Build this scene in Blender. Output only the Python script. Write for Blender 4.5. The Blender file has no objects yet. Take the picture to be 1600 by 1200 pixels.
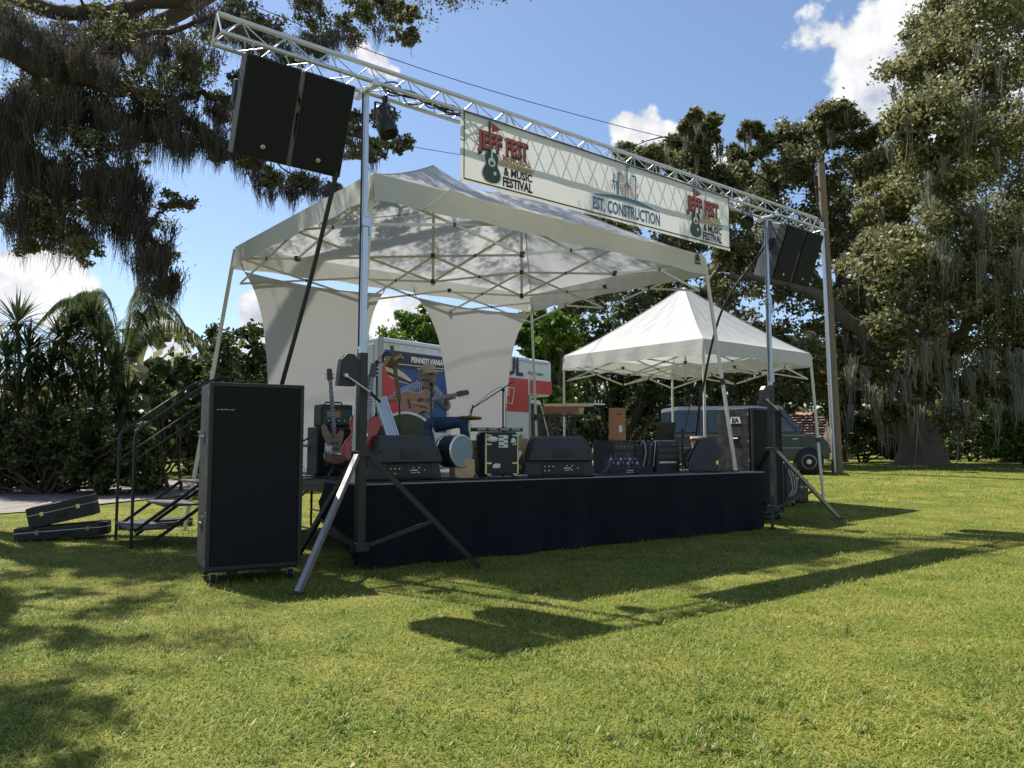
import bpy, bmesh, math, random
import numpy as np
from mathutils import Vector, Matrix
random.seed(7); RNG = np.random.default_rng(11)
scene = bpy.context.scene
COL = scene.collection
# ------------------------------------------------------------------ camera
H_CAM = 1.4; PIT = math.radians(4.5); F = 1212.0          # focal length in pixels of the 1600 px wide photograph
cd_ = bpy.data.cameras.new('camera'); cam = bpy.data.objects.new('camera', cd_); COL.objects.link(cam)
cam.location = (0, 0, H_CAM); cam.rotation_euler = (math.pi/2 + PIT, 0, 0)
cd_.sensor_width = 36; cd_.lens = F/1600*36; cd_.clip_end = 3000; cd_.clip_start = .05
scene.camera = cam
# ------------------------------------------------------------------ light
SUN_EL = math.radians(57.5); SUN_DIR = Vector((-.766*math.cos(SUN_EL), .643*math.cos(SUN_EL), math.sin(SUN_EL))).normalized()
sl = bpy.data.lights.new('sun', 'SUN'); sl.energy = 4.5; sl.angle = math.radians(.53); sl.color = (1, .95, .86)
so = bpy.data.objects.new('sun', sl); COL.objects.link(so); so.rotation_euler = SUN_DIR.to_track_quat('Z', 'Y').to_euler()
scene.view_settings.view_transform = 'Standard'; scene.view_settings.look = 'None'
scene.view_settings.exposure = .9; scene.view_settings.gamma = 1
# ------------------------------------------------------------------ pixel helpers (directions only; distance comes from what a thing stands on)
FW = np.array([0, math.cos(PIT), math.sin(PIT)]); UP = np.array([0, -math.sin(PIT), math.cos(PIT)]); RT = np.array([1., 0, 0]); CAM = np.array([0, 0, H_CAM])
def ray(px, py): return RT*(px-800)/F + UP*(600-py)/F + FW
def at_depth(px, py, Y): r = ray(px, py); return CAM + r*(Y/r[1])
def at_z(px, py, z): r = ray(px, py); return CAM + r*((z-H_CAM)/r[2])
def on_plane(px, py, P0, n): r = ray(px, py); return CAM + r*(np.dot(np.asarray(P0)-CAM, n)/np.dot(r, n))
def gz(x, y):
    t = np.asarray(y, float) - 14.0
    s = .036*1.2*np.log1p(np.exp(np.clip(t/1.2, -30, 30)))
    return np.where(s < .3, s, .3 + .25*(1-np.exp(-(s-.3)/.25)))
def G(px, py):
    z = 0.
    for i in range(40):
        P = at_z(px, py, z); z = .5*z + .5*float(gz(P[0], P[1]))
    P[2] = float(gz(P[0], P[1])); return P
# ------------------------------------------------------------------ world
w = bpy.data.worlds.new('World'); scene.world = w; w.use_nodes = True
nt = w.node_tree; nt.nodes.clear()
N = nt.nodes.new; Lk = nt.links.new
def mth(op, a, b=None, c=None, clamp=False):
    n = N('ShaderNodeMath'); n.operation = op; n.use_clamp = clamp
    for i, v in enumerate((a, b, c)):
        if v is None: continue
        if isinstance(v, (int, float)): n.inputs[i].default_value = v
        else: Lk(v, n.inputs[i])
    return n.outputs[0]
wo = N('ShaderNodeOutputWorld'); sky = N('ShaderNodeTexSky'); sky.sky_type = 'NISHITA'; sky.sun_disc = False
sky.sun_elevation = SUN_EL; sky.sun_rotation = math.atan2(SUN_DIR.x, SUN_DIR.y); sky.air_density = 1.0; sky.dust_density = .8; sky.ozone_density = 2.6; sky.altitude = 300
b1 = N('ShaderNodeBackground'); b1.inputs[1].default_value = .088; Lk(sky.outputs[0], b1.inputs[0])
tc = N('ShaderNodeTexCoord')
def cdir(px, py): r = ray(px, py); return r/np.linalg.norm(r)
CL = [(1385, 60, .085), (1440, 10, .10), (1345, 90, .05), (1370, 140, .055), (1500, 60, .10), (1420, 110, .07),
      (985, 205, .028), (1012, 198, .03), (1040, 210, .024), (1075, 215, .03), (590, 98, .020), (552, 70, .018), (612, 112, .013), (570, 84, .016), (1110, 255, .03), (1180, 300, .04),
      (40, 425, .05), (95, 445, .045), (-40, 440, .06), (250, 535, .038), (225, 510, .03), (272, 565, .034),
      (600, 488, .035), (640, 500, .04), (560, 520, .05), (400, 495, .03), (430, 520, .05), (350, 545, .03)]
blobs = [(cdir(a, b), r) for a, b, r in CL]
rg = np.random.default_rng(5)
for i in range(26):          # the rest of the sky carries the same scattered cumulus
    az = rg.uniform(.75, 2*math.pi-.75); el = rg.uniform(.05, .75)
    c0 = np.array([math.sin(az)*math.cos(el), math.cos(az)*math.cos(el), math.sin(el)])
    for k in range(3):
        c = c0 + rg.normal(0, .05, 3)*[1, 1, .4]; blobs.append((c/np.linalg.norm(c), rg.uniform(.04, .1)))
cur = None
for c, r in blobs:
    d = N('ShaderNodeVectorMath'); d.operation = 'DISTANCE'; Lk(tc.outputs['Generated'], d.inputs[0]); d.inputs[1].default_value = tuple(c)
    v = mth('MULTIPLY_ADD', d.outputs['Value'], -1/r, 1.0)
    cur = v if cur is None else mth('SMOOTH_MAX', cur, v, .25)
nz = N('ShaderNodeTexNoise'); nz.inputs['Scale'].default_value = 17; nz.inputs['Detail'].default_value = 9; nz.inputs['Roughness'].default_value = .56
Lk(tc.outputs['Generated'], nz.inputs['Vector'])
f1 = mth('MULTIPLY_ADD', nz.outputs[0], 2.3, -1.15); f2 = mth('ADD', f1, cur)
mr = N('ShaderNodeMapRange'); mr.interpolation_type = 'SMOOTHSTEP'; mr.inputs[1].default_value = .06; mr.inputs[2].default_value = .34; Lk(f2, mr.inputs[0])
of = N('ShaderNodeVectorMath'); of.operation = 'ADD'; Lk(tc.outputs['Generated'], of.inputs[0]); of.inputs[1].default_value = tuple(SUN_DIR*.02)
nz2 = N('ShaderNodeTexNoise'); nz2.inputs['Scale'].default_value = 17; nz2.inputs['Detail'].default_value = 7; nz2.inputs['Roughness'].default_value = .56
Lk(of.outputs[0], nz2.inputs['Vector'])
sh = mth('SUBTRACT', nz.outputs[0], nz2.outputs[0]); sh = mth('MULTIPLY_ADD', sh, 1.7, .62, clamp=True)  # sunward noise offset: lit and shaded cloud sides are put into the colour
cr = N('ShaderNodeValToRGB'); cr.color_ramp.elements[0].color = (.50, .55, .65, 1); cr.color_ramp.elements[1].color = (.96, .96, .97, 1)
cr.color_ramp.elements[0].position = .25; cr.color_ramp.elements[1].position = .75; Lk(sh, cr.inputs[0])
b2 = N('ShaderNodeBackground'); b2.inputs[1].default_value = .56; Lk(cr.outputs[0], b2.inputs[0])
mx = N('ShaderNodeMixShader'); Lk(mr.outputs[0], mx.inputs[0]); Lk(b1.outputs[0], mx.inputs[1]); Lk(b2.outputs[0], mx.inputs[2]); Lk(mx.outputs[0], wo.inputs[0])
# ------------------------------------------------------------------ materials
MATS = {}
def mat(name, col=(.5, .5, .5), rough=.6, metal=0, var=.12, scale=6., bump=0., bscale=60., spec=.5, trans=0., islands=None, coat=0., col2=None, col2f=1.):
    if name in MATS: return MATS[name]
    m = bpy.data.materials.new(name); m.use_nodes = True; t = m.node_tree; p = t.nodes['Principled BSDF']; n = t.nodes.new; l = t.links.new
    p.inputs['Roughness'].default_value = rough; p.inputs['Metallic'].default_value = metal; p.inputs['Specular IOR Level'].default_value = spec
    p.inputs['Coat Weight'].default_value = coat
    g = n('ShaderNodeNewGeometry'); out = None
    if islands:
        r = n('ShaderNodeValToRGB'); r.color_ramp.interpolation = 'LINEAR'
        while len(r.color_ramp.elements) < len(islands): r.color_ramp.elements.new(.5)
        for i, c in enumerate(islands): r.color_ramp.elements[i].position = i/(len(islands)-1); r.color_ramp.elements[i].color = (*c, 1)
        l(g.outputs['Random Per Island'], r.inputs[0]); out = r.outputs[0]
    else:
        c = n('ShaderNodeRGB'); c.outputs[0].default_value = (*col, 1); out = c.outputs[0]
    if var > 0:
        no = n('ShaderNodeTexNoise'); no.inputs['Scale'].default_value = scale; no.inputs['Detail'].default_value = 6; no.inputs['Roughness'].default_value = .62
        l(g.outputs['Position'], no.inputs['Vector'])
        if col2 is not None:
            mr_ = n('ShaderNodeMapRange'); mr_.inputs[1].default_value = .42; mr_.inputs[2].default_value = .62; mr_.inputs[4].default_value = col2f; l(no.outputs[0], mr_.inputs[0])
            mm = n('ShaderNodeMix'); mm.data_type = 'RGBA'; l(mr_.outputs[0], mm.inputs[0]); l(out, mm.inputs[6]); mm.inputs[7].default_value = (*col2, 1); out = mm.outputs[2]
        ma = n('ShaderNodeMath'); ma.operation = 'MULTIPLY_ADD'; l(no.outputs[0], ma.inputs[0]); ma.inputs[1].default_value = 2*var; ma.inputs[2].default_value = 1-var
        hs = n('ShaderNodeHueSaturation'); l(out, hs.inputs['Color']); l(ma.outputs[0], hs.inputs['Value']); out = hs.outputs[0]
        if rough < .75:
            rr = n('ShaderNodeMath'); rr.operation = 'MULTIPLY_ADD'; l(no.outputs[0], rr.inputs[0]); rr.inputs[1].default_value = .3; rr.inputs[2].default_value = rough-.15; rr.use_clamp = True
            l(rr.outputs[0], p.inputs['Roughness'])
    l(out, p.inputs['Base Color'])
    if bump > 0:
        nb = n('ShaderNodeTexNoise'); nb.inputs['Scale'].default_value = bscale; nb.inputs['Detail'].default_value = 5; l(g.outputs['Position'], nb.inputs['Vector'])
        bp = n('ShaderNodeBump'); bp.inputs['Strength'].default_value = bump; bp.inputs['Distance'].default_value = .02; l(nb.outputs[0], bp.inputs['Height']); l(bp.outputs[0], p.inputs['Normal'])
    if trans > 0:
        tr = n('ShaderNodeBsdfTranslucent'); l(out, tr.inputs['Color']); ms = n('ShaderNodeMixShader'); ms.inputs[0].default_value = trans
        l(p.outputs[0], ms.inputs[1]); l(tr.outputs[0], ms.inputs[2]); l(ms.outputs[0], t.nodes['Material Output'].inputs[0])
    MATS[name] = m; return m
M_BLACK = mat('black_textured_paint', (.028, .028, .029), .55, var=.35, scale=14, bump=.25, bscale=240)
M_PLAST = mat('black_plastic', (.04, .041, .045), .5, var=.25, scale=9, bump=.12, bscale=300)
M_GRILLE = mat('black_grille', (.016, .0165, .018), .7, var=.3, scale=8, bump=.5, bscale=500, spec=.25)
M_ALU = mat('aluminium', (.66, .67, .68), .42, .85, var=.12, scale=20)
M_ZINC = mat('zinc_steel', (.50, .56, .63), .32, .85, var=.2, scale=25)
M_BPAINT = mat('black_steel', (.022, .022, .024), .42, var=.3, scale=18)
M_BRACE = mat('bare_steel_leg', (.30, .29, .30), .4, .5, var=.25, scale=18)
M_FABRIC = mat('canopy_fabric', (.57, .575, .585), .75, var=.08, scale=3, bump=.5, bscale=6, trans=.32, spec=.25)
M_VALANCE = mat('valance_fabric', (.60, .59, .565), .75, var=.10, scale=4, bump=.3, bscale=8, trans=.18, spec=.25)
M_LEG = mat('canopy_leg_white', (.66, .65, .60), .45, .1, var=.12, scale=14)
M_STRETCH = mat('stretch_fabric', (.50, .497, .49), .85, var=.05, scale=2, trans=.25, spec=.15)
M_SKIRT = mat('skirt_fabric', (.0135, .0145, .0185), .9, var=.5, scale=3, bump=.15, bscale=30, spec=.15)
M_DECK = mat('deck_plywood_black', (.055, .053, .055), .5, var=.4, scale=5, bump=.1)
M_WHITE = mat('white_paint', (.74, .76, .78), .4, var=.06, scale=3)
M_VINYL = mat('banner_vinyl', (.76, .75, .71), .55, var=.03, scale=2, trans=.32, spec=.3)
M_CHROME = mat('chrome', (.75, .75, .76), .16, 1, var=.1)
M_RUBBER = mat('rubber', (.02, .02, .02), .8, var=.2)
M_CABLE = mat('cable_rubber', (.014, .014, .015), .5, var=.2)
M_WOOD = mat('varnished_wood', (.36, .19, .085), .35, var=.3, scale=18, coat=.4)
M_MAPLE = mat('pale_wood', (.55, .38, .20), .45, var=.2, scale=22, coat=.3)
M_DARKWOOD = mat('dark_wood', (.07, .03, .018), .4, var=.3, scale=24, coat=.3)
M_GLASS = mat('dark_window_glass', (.035, .05, .055), .06, var=.15, scale=2, spec=.9)
M_INK = mat('print_black', (.02, .025, .03), .6, var=.05)
M_BARK = mat('oak_bark', (.13, .105, .085), .9, var=.5, scale=3.5, bump=.9, bscale=16)
M_BARKD = mat('oak_limb_bark', (.075, .052, .040), .9, var=.5, scale=5, bump=.9, bscale=22)
M_OAK = mat('oak_leaves', rough=.5, var=.45, scale=.5, islands=[(.055, .064, .026), (.12, .13, .05), (.20, .205, .085), (.31, .30, .15)], trans=.38, spec=.4)
M_OAK2 = mat('oak_leaves_olive', rough=.5, var=.4, scale=.45, islands=[(.075, .08, .033), (.165, .17, .068), (.27, .265, .115), (.40, .38, .20)], trans=.38, spec=.4)
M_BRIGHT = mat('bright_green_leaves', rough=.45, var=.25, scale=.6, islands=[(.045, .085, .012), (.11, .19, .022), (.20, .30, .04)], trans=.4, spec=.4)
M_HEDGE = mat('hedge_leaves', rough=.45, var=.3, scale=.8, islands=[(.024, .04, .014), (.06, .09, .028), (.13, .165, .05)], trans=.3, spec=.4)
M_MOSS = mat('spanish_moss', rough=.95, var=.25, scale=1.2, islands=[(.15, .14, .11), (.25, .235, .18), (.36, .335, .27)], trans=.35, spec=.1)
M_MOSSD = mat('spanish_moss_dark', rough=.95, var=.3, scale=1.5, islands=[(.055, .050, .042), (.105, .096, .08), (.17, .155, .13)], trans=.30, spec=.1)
# ------------------------------------------------------------------ mesh helpers
ORG = {}
def V3(p): return Vector((float(p[0]), float(p[1]), float(p[2])))
def frame(o, xdir, up=(0, 0, 1)):
    x = V3(xdir).normalized(); z = V3(up); y = z.cross(x).normalized(); z = x.cross(y)
    return Matrix(((x.x, y.x, z.x, o[0]), (x.y, y.y, z.y, o[1]), (x.z, y.z, z.z, o[2]), (0, 0, 0, 1)))
class MB:
    def __init__(s, M=None): s.v = []; s.f = []; s.M = M or Matrix(); s.sm = []
    def add(s, vs, fs, smooth=False, L=None):
        b = len(s.v); T = s.M @ L if L is not None else s.M
        s.v += [T @ V3(p) for p in vs]
        s.f += [[b+i for i in f] for f in fs]; s.sm += [smooth]*len(fs); return s
    def box(s, c, d, bev=0., L=None):
        if bev <= 0:
            x, y, z = (a/2 for a in d); P = [(c[0]+i*x, c[1]+j*y, c[2]+k*z) for k in (-1, 1) for j in (-1, 1) for i in (-1, 1)]
            return s.add(P, [(0, 2, 3, 1), (4, 5, 7, 6), (0, 1, 5, 4), (2, 6, 7, 3), (0, 4, 6, 2), (1, 3, 7, 5)], L=L)
        bm = bmesh.new(); bmesh.ops.create_cube(bm, size=1)
        for q in bm.verts: q.co = Vector((q.co.x*d[0]+c[0], q.co.y*d[1]+c[1], q.co.z*d[2]+c[2]))
        bmesh.ops.bevel(bm, geom=bm.edges[:], offset=bev, segments=2, affect='EDGES', profile=.5)
        return s.bm(bm, L=L)
    def bm(s, bm, smooth=False, L=None):
        bm.verts.index_update(); s.add([q.co for q in bm.verts], [[q.index for q in f.verts] for f in bm.faces], smooth, L); bm.free(); return s
    def tube(s, pts, r, n=8, cap=True, smooth=True, L=None, flat=1.0):
        P = [V3(p) for p in pts]; R = r if isinstance(r, (list, tuple)) else [r]*len(P); vs = []; fs = []; pu = None
        for i, p in enumerate(P):
            d = (P[min(i+1, len(P)-1)] - P[max(i-1, 0)]).normalized()
            if pu is None: pu = Vector((0, 0, 1)) if abs(d.z) < .9 else Vector((1, 0, 0))
            a = d.cross(pu); a = a.normalized() if a.length > 1e-6 else Vector((1, 0, 0)); b = a.cross(d).normalized(); pu = b
            for k in range(n):
                t = 2*math.pi*k/n; vs.append(p + (a*math.cos(t) + b*math.sin(t)*flat)*R[i])
        for i in range(len(P)-1):
            for k in range(n): fs.append((i*n+k, i*n+(k+1) % n, (i+1)*n+(k+1) % n, (i+1)*n+k))
        s.add(vs, fs, smooth, L)
        if cap: s.add(vs[:n], [tuple(range(n))[::-1]], False, L); s.add(vs[-n:], [tuple(range(n))], False, L)
        return s
    def sq(s, a, b, w, h=None, up=(0, 0, 1), L=None):           # square bar from a to b
        a, b = V3(a), V3(b); d = b-a; u = V3(up)
        if d.normalized().cross(u).length < .05: u = Vector((1, 0, 0))
        x = d.normalized(); y = u.cross(x).normalized(); z = x.cross(y); h = h or w
        P = [q + y*(i*w/2) + z*(j*h/2) for q in (a, b) for i, j in ((-1, -1), (1, -1), (1, 1), (-1, 1))]
        return s.add(P, [(3, 2, 1, 0), (4, 5, 6, 7), (0, 1, 5, 4), (1, 2, 6, 5), (2, 3, 7, 6), (3, 0, 4, 7)], L=L)
    def lathe(s, prof, n=20, L=None, smooth=True):               # profile (r, z) about local z
        vs = []; fs = []
        for r, z in prof:
            for k in range(n): t = 2*math.pi*k/n; vs.append((r*math.cos(t), r*math.sin(t), z))
        for i in range(len(prof)-1):
            for k in range(n): fs.append((i*n+k, i*n+(k+1) % n, (i+1)*n+(k+1) % n, (i+1)*n+k))
        return s.add(vs, fs, smooth, L)
    def prism(s, outl, z0, z1, L=None, bev=0.):                   # 2-D outline (x, y) extruded along z
        if bev > 0:
            bm = bmesh.new(); vs = [bm.verts.new((x, y, z0)) for x, y in outl]; f = bm.faces.new(vs)
            r = bmesh.ops.extrude_face_region(bm, geom=[f]); bmesh.ops.translate(bm, vec=(0, 0, z1-z0), verts=[e for e in r['geom'] if isinstance(e, bmesh.types.BMVert)])
            bmesh.ops.recalc_face_normals(bm, faces=bm.faces)
            ed = [e for e in bm.edges if abs(e.verts[0].co.z-e.verts[1].co.z) < 1e-6]
            bmesh.ops.bevel(bm, geom=ed, offset=bev, segments=2, affect='EDGES', profile=.5); return s.bm(bm, L=L)
        n = len(outl); vs = [(x, y, z0) for x, y in outl] + [(x, y, z1) for x, y in outl]
        return s.add(vs, [tuple(range(n))[::-1], tuple(range(n, 2*n))] + [(i, (i+1) % n, n+(i+1) % n, n+i) for i in range(n)], L=L)
    def ell(s, c, r, n=12, L=None):
        vs = []; fs = []; m = n//2+1
        for i in range(m+1):
            a = math.pi*i/m
            for k in range(n): t = 2*math.pi*k/n; vs.append((c[0]+r[0]*math.sin(a)*math.cos(t), c[1]+r[1]*math.sin(a)*math.sin(t), c[2]+r[2]*math.cos(a)))
        for i in range(m):
            for k in range(n): fs.append((i*n+k, (i+1)*n+k, (i+1)*n+(k+1) % n, i*n+(k+1) % n))
        return s.add(vs, fs, True, L)
    def grid(s, fn, nu, nv, L=None, smooth=True):
        vs = [fn(i/nu, j/nv) for j in range(nv+1) for i in range(nu+1)]
        return s.add(vs, [(j*(nu+1)+i, j*(nu+1)+i+1, (j+1)*(nu+1)+i+1, (j+1)*(nu+1)+i) for j in range(nv) for i in range(nu)], smooth, L)
    def build(s, name, m, parent=None, kind=None):
        me = bpy.data.meshes.new(name); o0 = ORG[parent.name] if parent else Vector((0, 0, 0))
        me.from_pydata([tuple(q-o0) for q in s.v], [], s.f)
        me.polygons.foreach_set('use_smooth', s.sm); me.materials.append(m); me.update()
        o = bpy.data.objects.new(name, me); COL.objects.link(o)
        if parent: o.parent = parent; ORG[o.name] = o0
        else: ORG[o.name] = Vector((0, 0, 0))
        if kind: o['kind'] = kind
        return o
def tag(o, label, cat, group=None):
    o['label'] = label; o['category'] = cat
    if group: o['group'] = group
    return o
def thing(name, label, cat, loc=(0, 0, 0), group=None):
    o = bpy.data.objects.new(name, None); COL.objects.link(o); o.location = V3(loc); o.empty_display_size = .1
    ORG[o.name] = V3(loc); return tag(o, label, cat, group)
def npmesh(name, v, f, m, parent=None, kind=None, smooth=False):
    me = bpy.data.meshes.new(name); v = np.asarray(v, np.float32)
    if parent: v = v - np.array(ORG[parent.name], np.float32)
    k = f.shape[1]; me.vertices.add(len(v)); me.vertices.foreach_set('co', v.ravel())
    me.loops.add(f.size); me.loops.foreach_set('vertex_index', f.astype(np.int32).ravel())
    me.polygons.add(len(f)); me.polygons.foreach_set('loop_start', np.arange(0, f.size, k, dtype=np.int32))
    if smooth: me.polygons.foreach_set('use_smooth', np.ones(len(f), bool))
    me.update(calc_edges=True); me.materials.append(m)
    o = bpy.data.objects.new(name, me); COL.objects.link(o)
    if parent: o.parent = parent; ORG[o.name] = ORG[parent.name]
    if kind: o['kind'] = kind
    return o
def text(name, body, L, size, m, parent, M=None, extrude=.0015, align='CENTER', shear=0, bold=0., sx=1., sp=1.):
    c = bpy.data.curves.new(name, 'FONT'); c.body = body; c.size = size; c.align_x = align; c.extrude = extrude; c.shear = shear; c.offset = bold; c.space_character = sp; c.resolution_u = 2
    t = bpy.data.objects.new(name, c); COL.objects.link(t); dg = bpy.context.evaluated_depsgraph_get(); me = bpy.data.meshes.new_from_object(t.evaluated_get(dg))
    bpy.data.objects.remove(t); T = (M or Matrix()) @ L @ Matrix.Diagonal((sx, 1, 1, 1)); o0 = ORG[parent.name]
    me.transform(T); me.transform(Matrix.Translation(-o0)); me.materials.clear(); me.materials.append(m)
    o = bpy.data.objects.new(name, me); COL.objects.link(o); o.parent = parent; ORG[o.name] = o0; return o
def TR(x=0, y=0, z=0): return Matrix.Translation((x, y, z))
def RX(a): return Matrix.Rotation(math.radians(a), 4, 'X')
def RY(a): return Matrix.Rotation(math.radians(a), 4, 'Y')
def RZ(a): return Matrix.Rotation(math.radians(a), 4, 'Z')
def lerp(a, b, t): return np.asarray(a, float)*(1-t) + np.asarray(b, float)*t
def dirs(deg): a = math.radians(deg); return np.array([math.sin(a), math.cos(a), 0.]), np.array([-math.cos(a), math.sin(a), 0.])
def spline(pts, n=8):
    P = [np.asarray(p, float) for p in pts]; P = [2*P[0]-P[1]] + P + [2*P[-1]-P[-2]]; out = []
    for i in range(1, len(P)-2):
        for k in range(n):
            t = k/n; out.append(.5*((2*P[i]) + (-P[i-1]+P[i+1])*t + (2*P[i-1]-5*P[i]+4*P[i+1]-P[i+2])*t*t + (-P[i-1]+3*P[i]-3*P[i+1]+P[i+2])*t**3))
    out.append(P[-2]); return out
# ------------------------------------------------------------------ ground, driveway, lawn
def ground():
    xs = np.concatenate([np.linspace(-400, -40, 10), np.linspace(-38, 38, 77), np.linspace(40, 400, 10)])
    ys = np.concatenate([np.linspace(-60, -4, 8), np.linspace(-3, 45, 97), np.linspace(48, 600, 14)])
    X, Y = np.meshgrid(xs, ys); Z = gz(X, Y) + .012*np.sin(X*1.3+Y*.7)*np.sin(Y*.9-X*.4) - .012
    v = np.stack([X, Y, Z], -1).reshape(-1, 3); nx = len(xs); ny = len(ys)
    i, j = np.meshgrid(np.arange(nx-1), np.arange(ny-1)); a = (j*nx+i).ravel()
    m = mat('lawn_ground', (.11, .135, .022), .95, var=.4, scale=1.1, bump=.9, bscale=38, spec=.1, col2=(.18, .165, .04))
    o = npmesh('ground', v, np.stack([a, a+1, a+nx+1, a+nx], -1), m, smooth=True); o['kind'] = 'structure'
ground()
def strip(name, A, B, n, z, m):
    a = spline([(*p, 0) for p in A], n); b = spline([(*p, 0) for p in B], n); mb = MB(); K = len(a)
    vs = []
    for p, q in zip(a, b):
        for t in np.linspace(0, 1, 9):
            r = lerp(p, q, t); vs.append((r[0], r[1], float(gz(r[0], r[1])) + z))
    mb.add(vs, [(i*9+k, i*9+k+1, (i+1)*9+k+1, (i+1)*9+k) for i in range(K-1) for k in range(8)], True)
    o = mb.build(name, m); o['kind'] = 'structure'; return o
M_DRIVE = mat('driveway_asphalt', (.17, .155, .15), .9, var=.3, scale=2.2, bump=.5, bscale=70, col2=(.25, .21, .18))
strip('driveway', [(-26, 8), (-14, 12.3), (-9.9, 15.3), (-8.6, 17.6), (-6, 21.5), (0, 29), (8, 40)], [(-30, 14), (-18, 17.2), (-13.2, 20), (-11.6, 21.4), (-8.4, 25.4), (-3, 33), (4, 44)], 6, .018, M_DRIVE)
M_GRASS = mat('grass_blades', rough=.55, var=.5, scale=.8, islands=[(.045, .10, .011), (.105, .18, .02), (.175, .255, .034), (.27, .325, .058), (.44, .41, .16)], col2=(.32, .285, .06), col2f=.4, trans=.38, spec=.25)
STAGE_S = np.array([-1.76, 8.95, 0]); E1, E2 = dirs(54.5); STAGE_L = 7.4; STAGE_D = 4.88; SZ = .95
def in_stage(x, y):
    s = (x-STAGE_S[0])*E1[0] + (y-STAGE_S[1])*E1[1]; d = (x-STAGE_S[0])*E2[0] + (y-STAGE_S[1])*E2[1]
    return (s > .1) & (s < STAGE_L-.1) & (d > .2) & (d < STAGE_D)
def lawn(n, y0, y1, hmin, hmax, wd, name, label, seed):
    r = np.random.default_rng(seed); u = r.random(n)
    Y = np.exp(np.log(y0) + u*(np.log(y1)-np.log(y0))); X = (r.random(n)*2-1)*(Y*.70+1.6)
    drive = (X < -6.5) & (Y > 14.5+.75*(X+10)) & (Y > 12)
    k = ~in_stage(X, Y) & ~drive; X, Y = X[k], Y[k]; n = len(X)
    # tufts: uneven height and lean that vary over the lawn
    q = np.sin(X*2.1+1.3*np.sin(Y*1.7))*np.sin(Y*2.6+np.sin(X*3.1)) + .6*np.sin(X*6.3+Y*4.1)*np.sin(Y*7.7-X*2.2)
    sc = 1 + Y*.045
    h = r.uniform(hmin, hmax, n)*(1+.28*q)*np.minimum(sc, 1.6); tilt = r.uniform(.45, 1.48, n); az = r.uniform(0, 2*np.pi, n) + .8*q
    wv = wd*r.uniform(.6, 1.3, n)*sc
    c = np.stack([X, Y, gz(X, Y)-.008 + .012*np.sin(X*1.3+Y*.7)*np.sin(Y*.9-X*.4)], -1)
    dx = np.stack([np.cos(az)*np.sin(tilt), np.sin(az)*np.sin(tilt), np.cos(tilt)], -1)
    sd = np.stack([-np.sin(az), np.cos(az), np.zeros(n)], -1)
    mid = c + dx*(h*.55)[:, None]; tip = c + (dx*.95)*h[:, None] + np.stack([np.cos(az)*h*.22, np.sin(az)*h*.22, -.12*h], -1)
    v = np.stack([c - sd*(wv/2)[:, None], c + sd*(wv/2)[:, None], mid + sd*(wv*.42)[:, None], tip, mid - sd*(wv*.42)[:, None]], 1).reshape(-1, 3)
    b = np.arange(n)*5; f = np.stack([b, b+1, b+2, b+4], -1); f2 = np.stack([b+4, b+2, b+3, b+3], -1)
    o = npmesh(name, v, np.concatenate([np.stack([b, b+1, b+2], -1), np.stack([b, b+2, b+4], -1), np.stack([b+4, b+2, b+3], -1)]), M_GRASS, kind='stuff')
    tag(o, label, 'grass'); return o
lawn(268000, 2.6, 18, .020, .046, .0048, 'lawn_grass', 'short sunlit mown grass covering the lawn before the stage', 3)
lawn(55000, 17.5, 60, .03, .06, .010, 'lawn_grass', 'sunlit grass of the far lawn between the stage and the oaks', 4)
def tufts():
    r = np.random.default_rng(17); V = []; Fc = []; b = 0
    for i in range(130):
        Y = math.exp(r.uniform(math.log(3.3), math.log(9))); X = r.uniform(-.66, .66)*Y
        if i < 26: p = G(r.normal(1080, 70), r.normal(1140, 25)); X, Y = p[0], p[1]
        n = int(r.integers(10, 34)); a = r.uniform(0, 6.28, n); t = r.uniform(.35, 1.3, n); L = r.uniform(.035, .075, n)*(.7 if i > 40 else 1); c = np.stack([X+r.normal(0, .03, n), Y+r.normal(0, .03, n), np.full(n, float(gz(X, Y)))-.004], -1)
        d = np.stack([np.cos(a)*np.sin(t), np.sin(a)*np.sin(t), np.cos(t)], -1); s = np.stack([-np.sin(a), np.cos(a), 0*a], -1)*.0042
        V.append(np.stack([c-s, c+s, c+d*L[:, None]*.6+s*.8, c+d*L[:, None]*np.array([1, 1, .8]), c+d*L[:, None]*.6-s*.8], 1).reshape(-1, 3)); k = b+np.arange(n)*5; Fc += [np.stack([k, k+1, k+2], -1), np.stack([k, k+2, k+4], -1), np.stack([k+4, k+2, k+3], -1)]; b += n*5
    m = mat('weed_blades', rough=.5, var=.2, scale=4, islands=[(.09, .14, .016), (.16, .22, .026), (.26, .30, .045)], trans=.4)
    tag(npmesh('weed_tufts', np.concatenate(V), np.concatenate(Fc), m, kind='stuff'), 'taller green weed tufts scattered over the near lawn', 'weeds')
    n = 170; Y = np.exp(r.uniform(math.log(3), math.log(16), n)); X = r.uniform(-.7, .7, n)*Y; k = ~in_stage(X, Y); C = np.stack([X, Y, gz(X, Y)+.022], -1)[k]
    v, f = leafmesh(C, .034, r, .5, 3.); m = mat('fallen_leaf', rough=.8, var=.2, scale=5, islands=[(.16, .09, .04), (.30, .19, .08), (.42, .30, .14)]); tag(npmesh('fallen_leaves', v, f, m, kind='stuff'), 'dry brown oak leaves fallen on the lawn', 'leaves')
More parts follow.
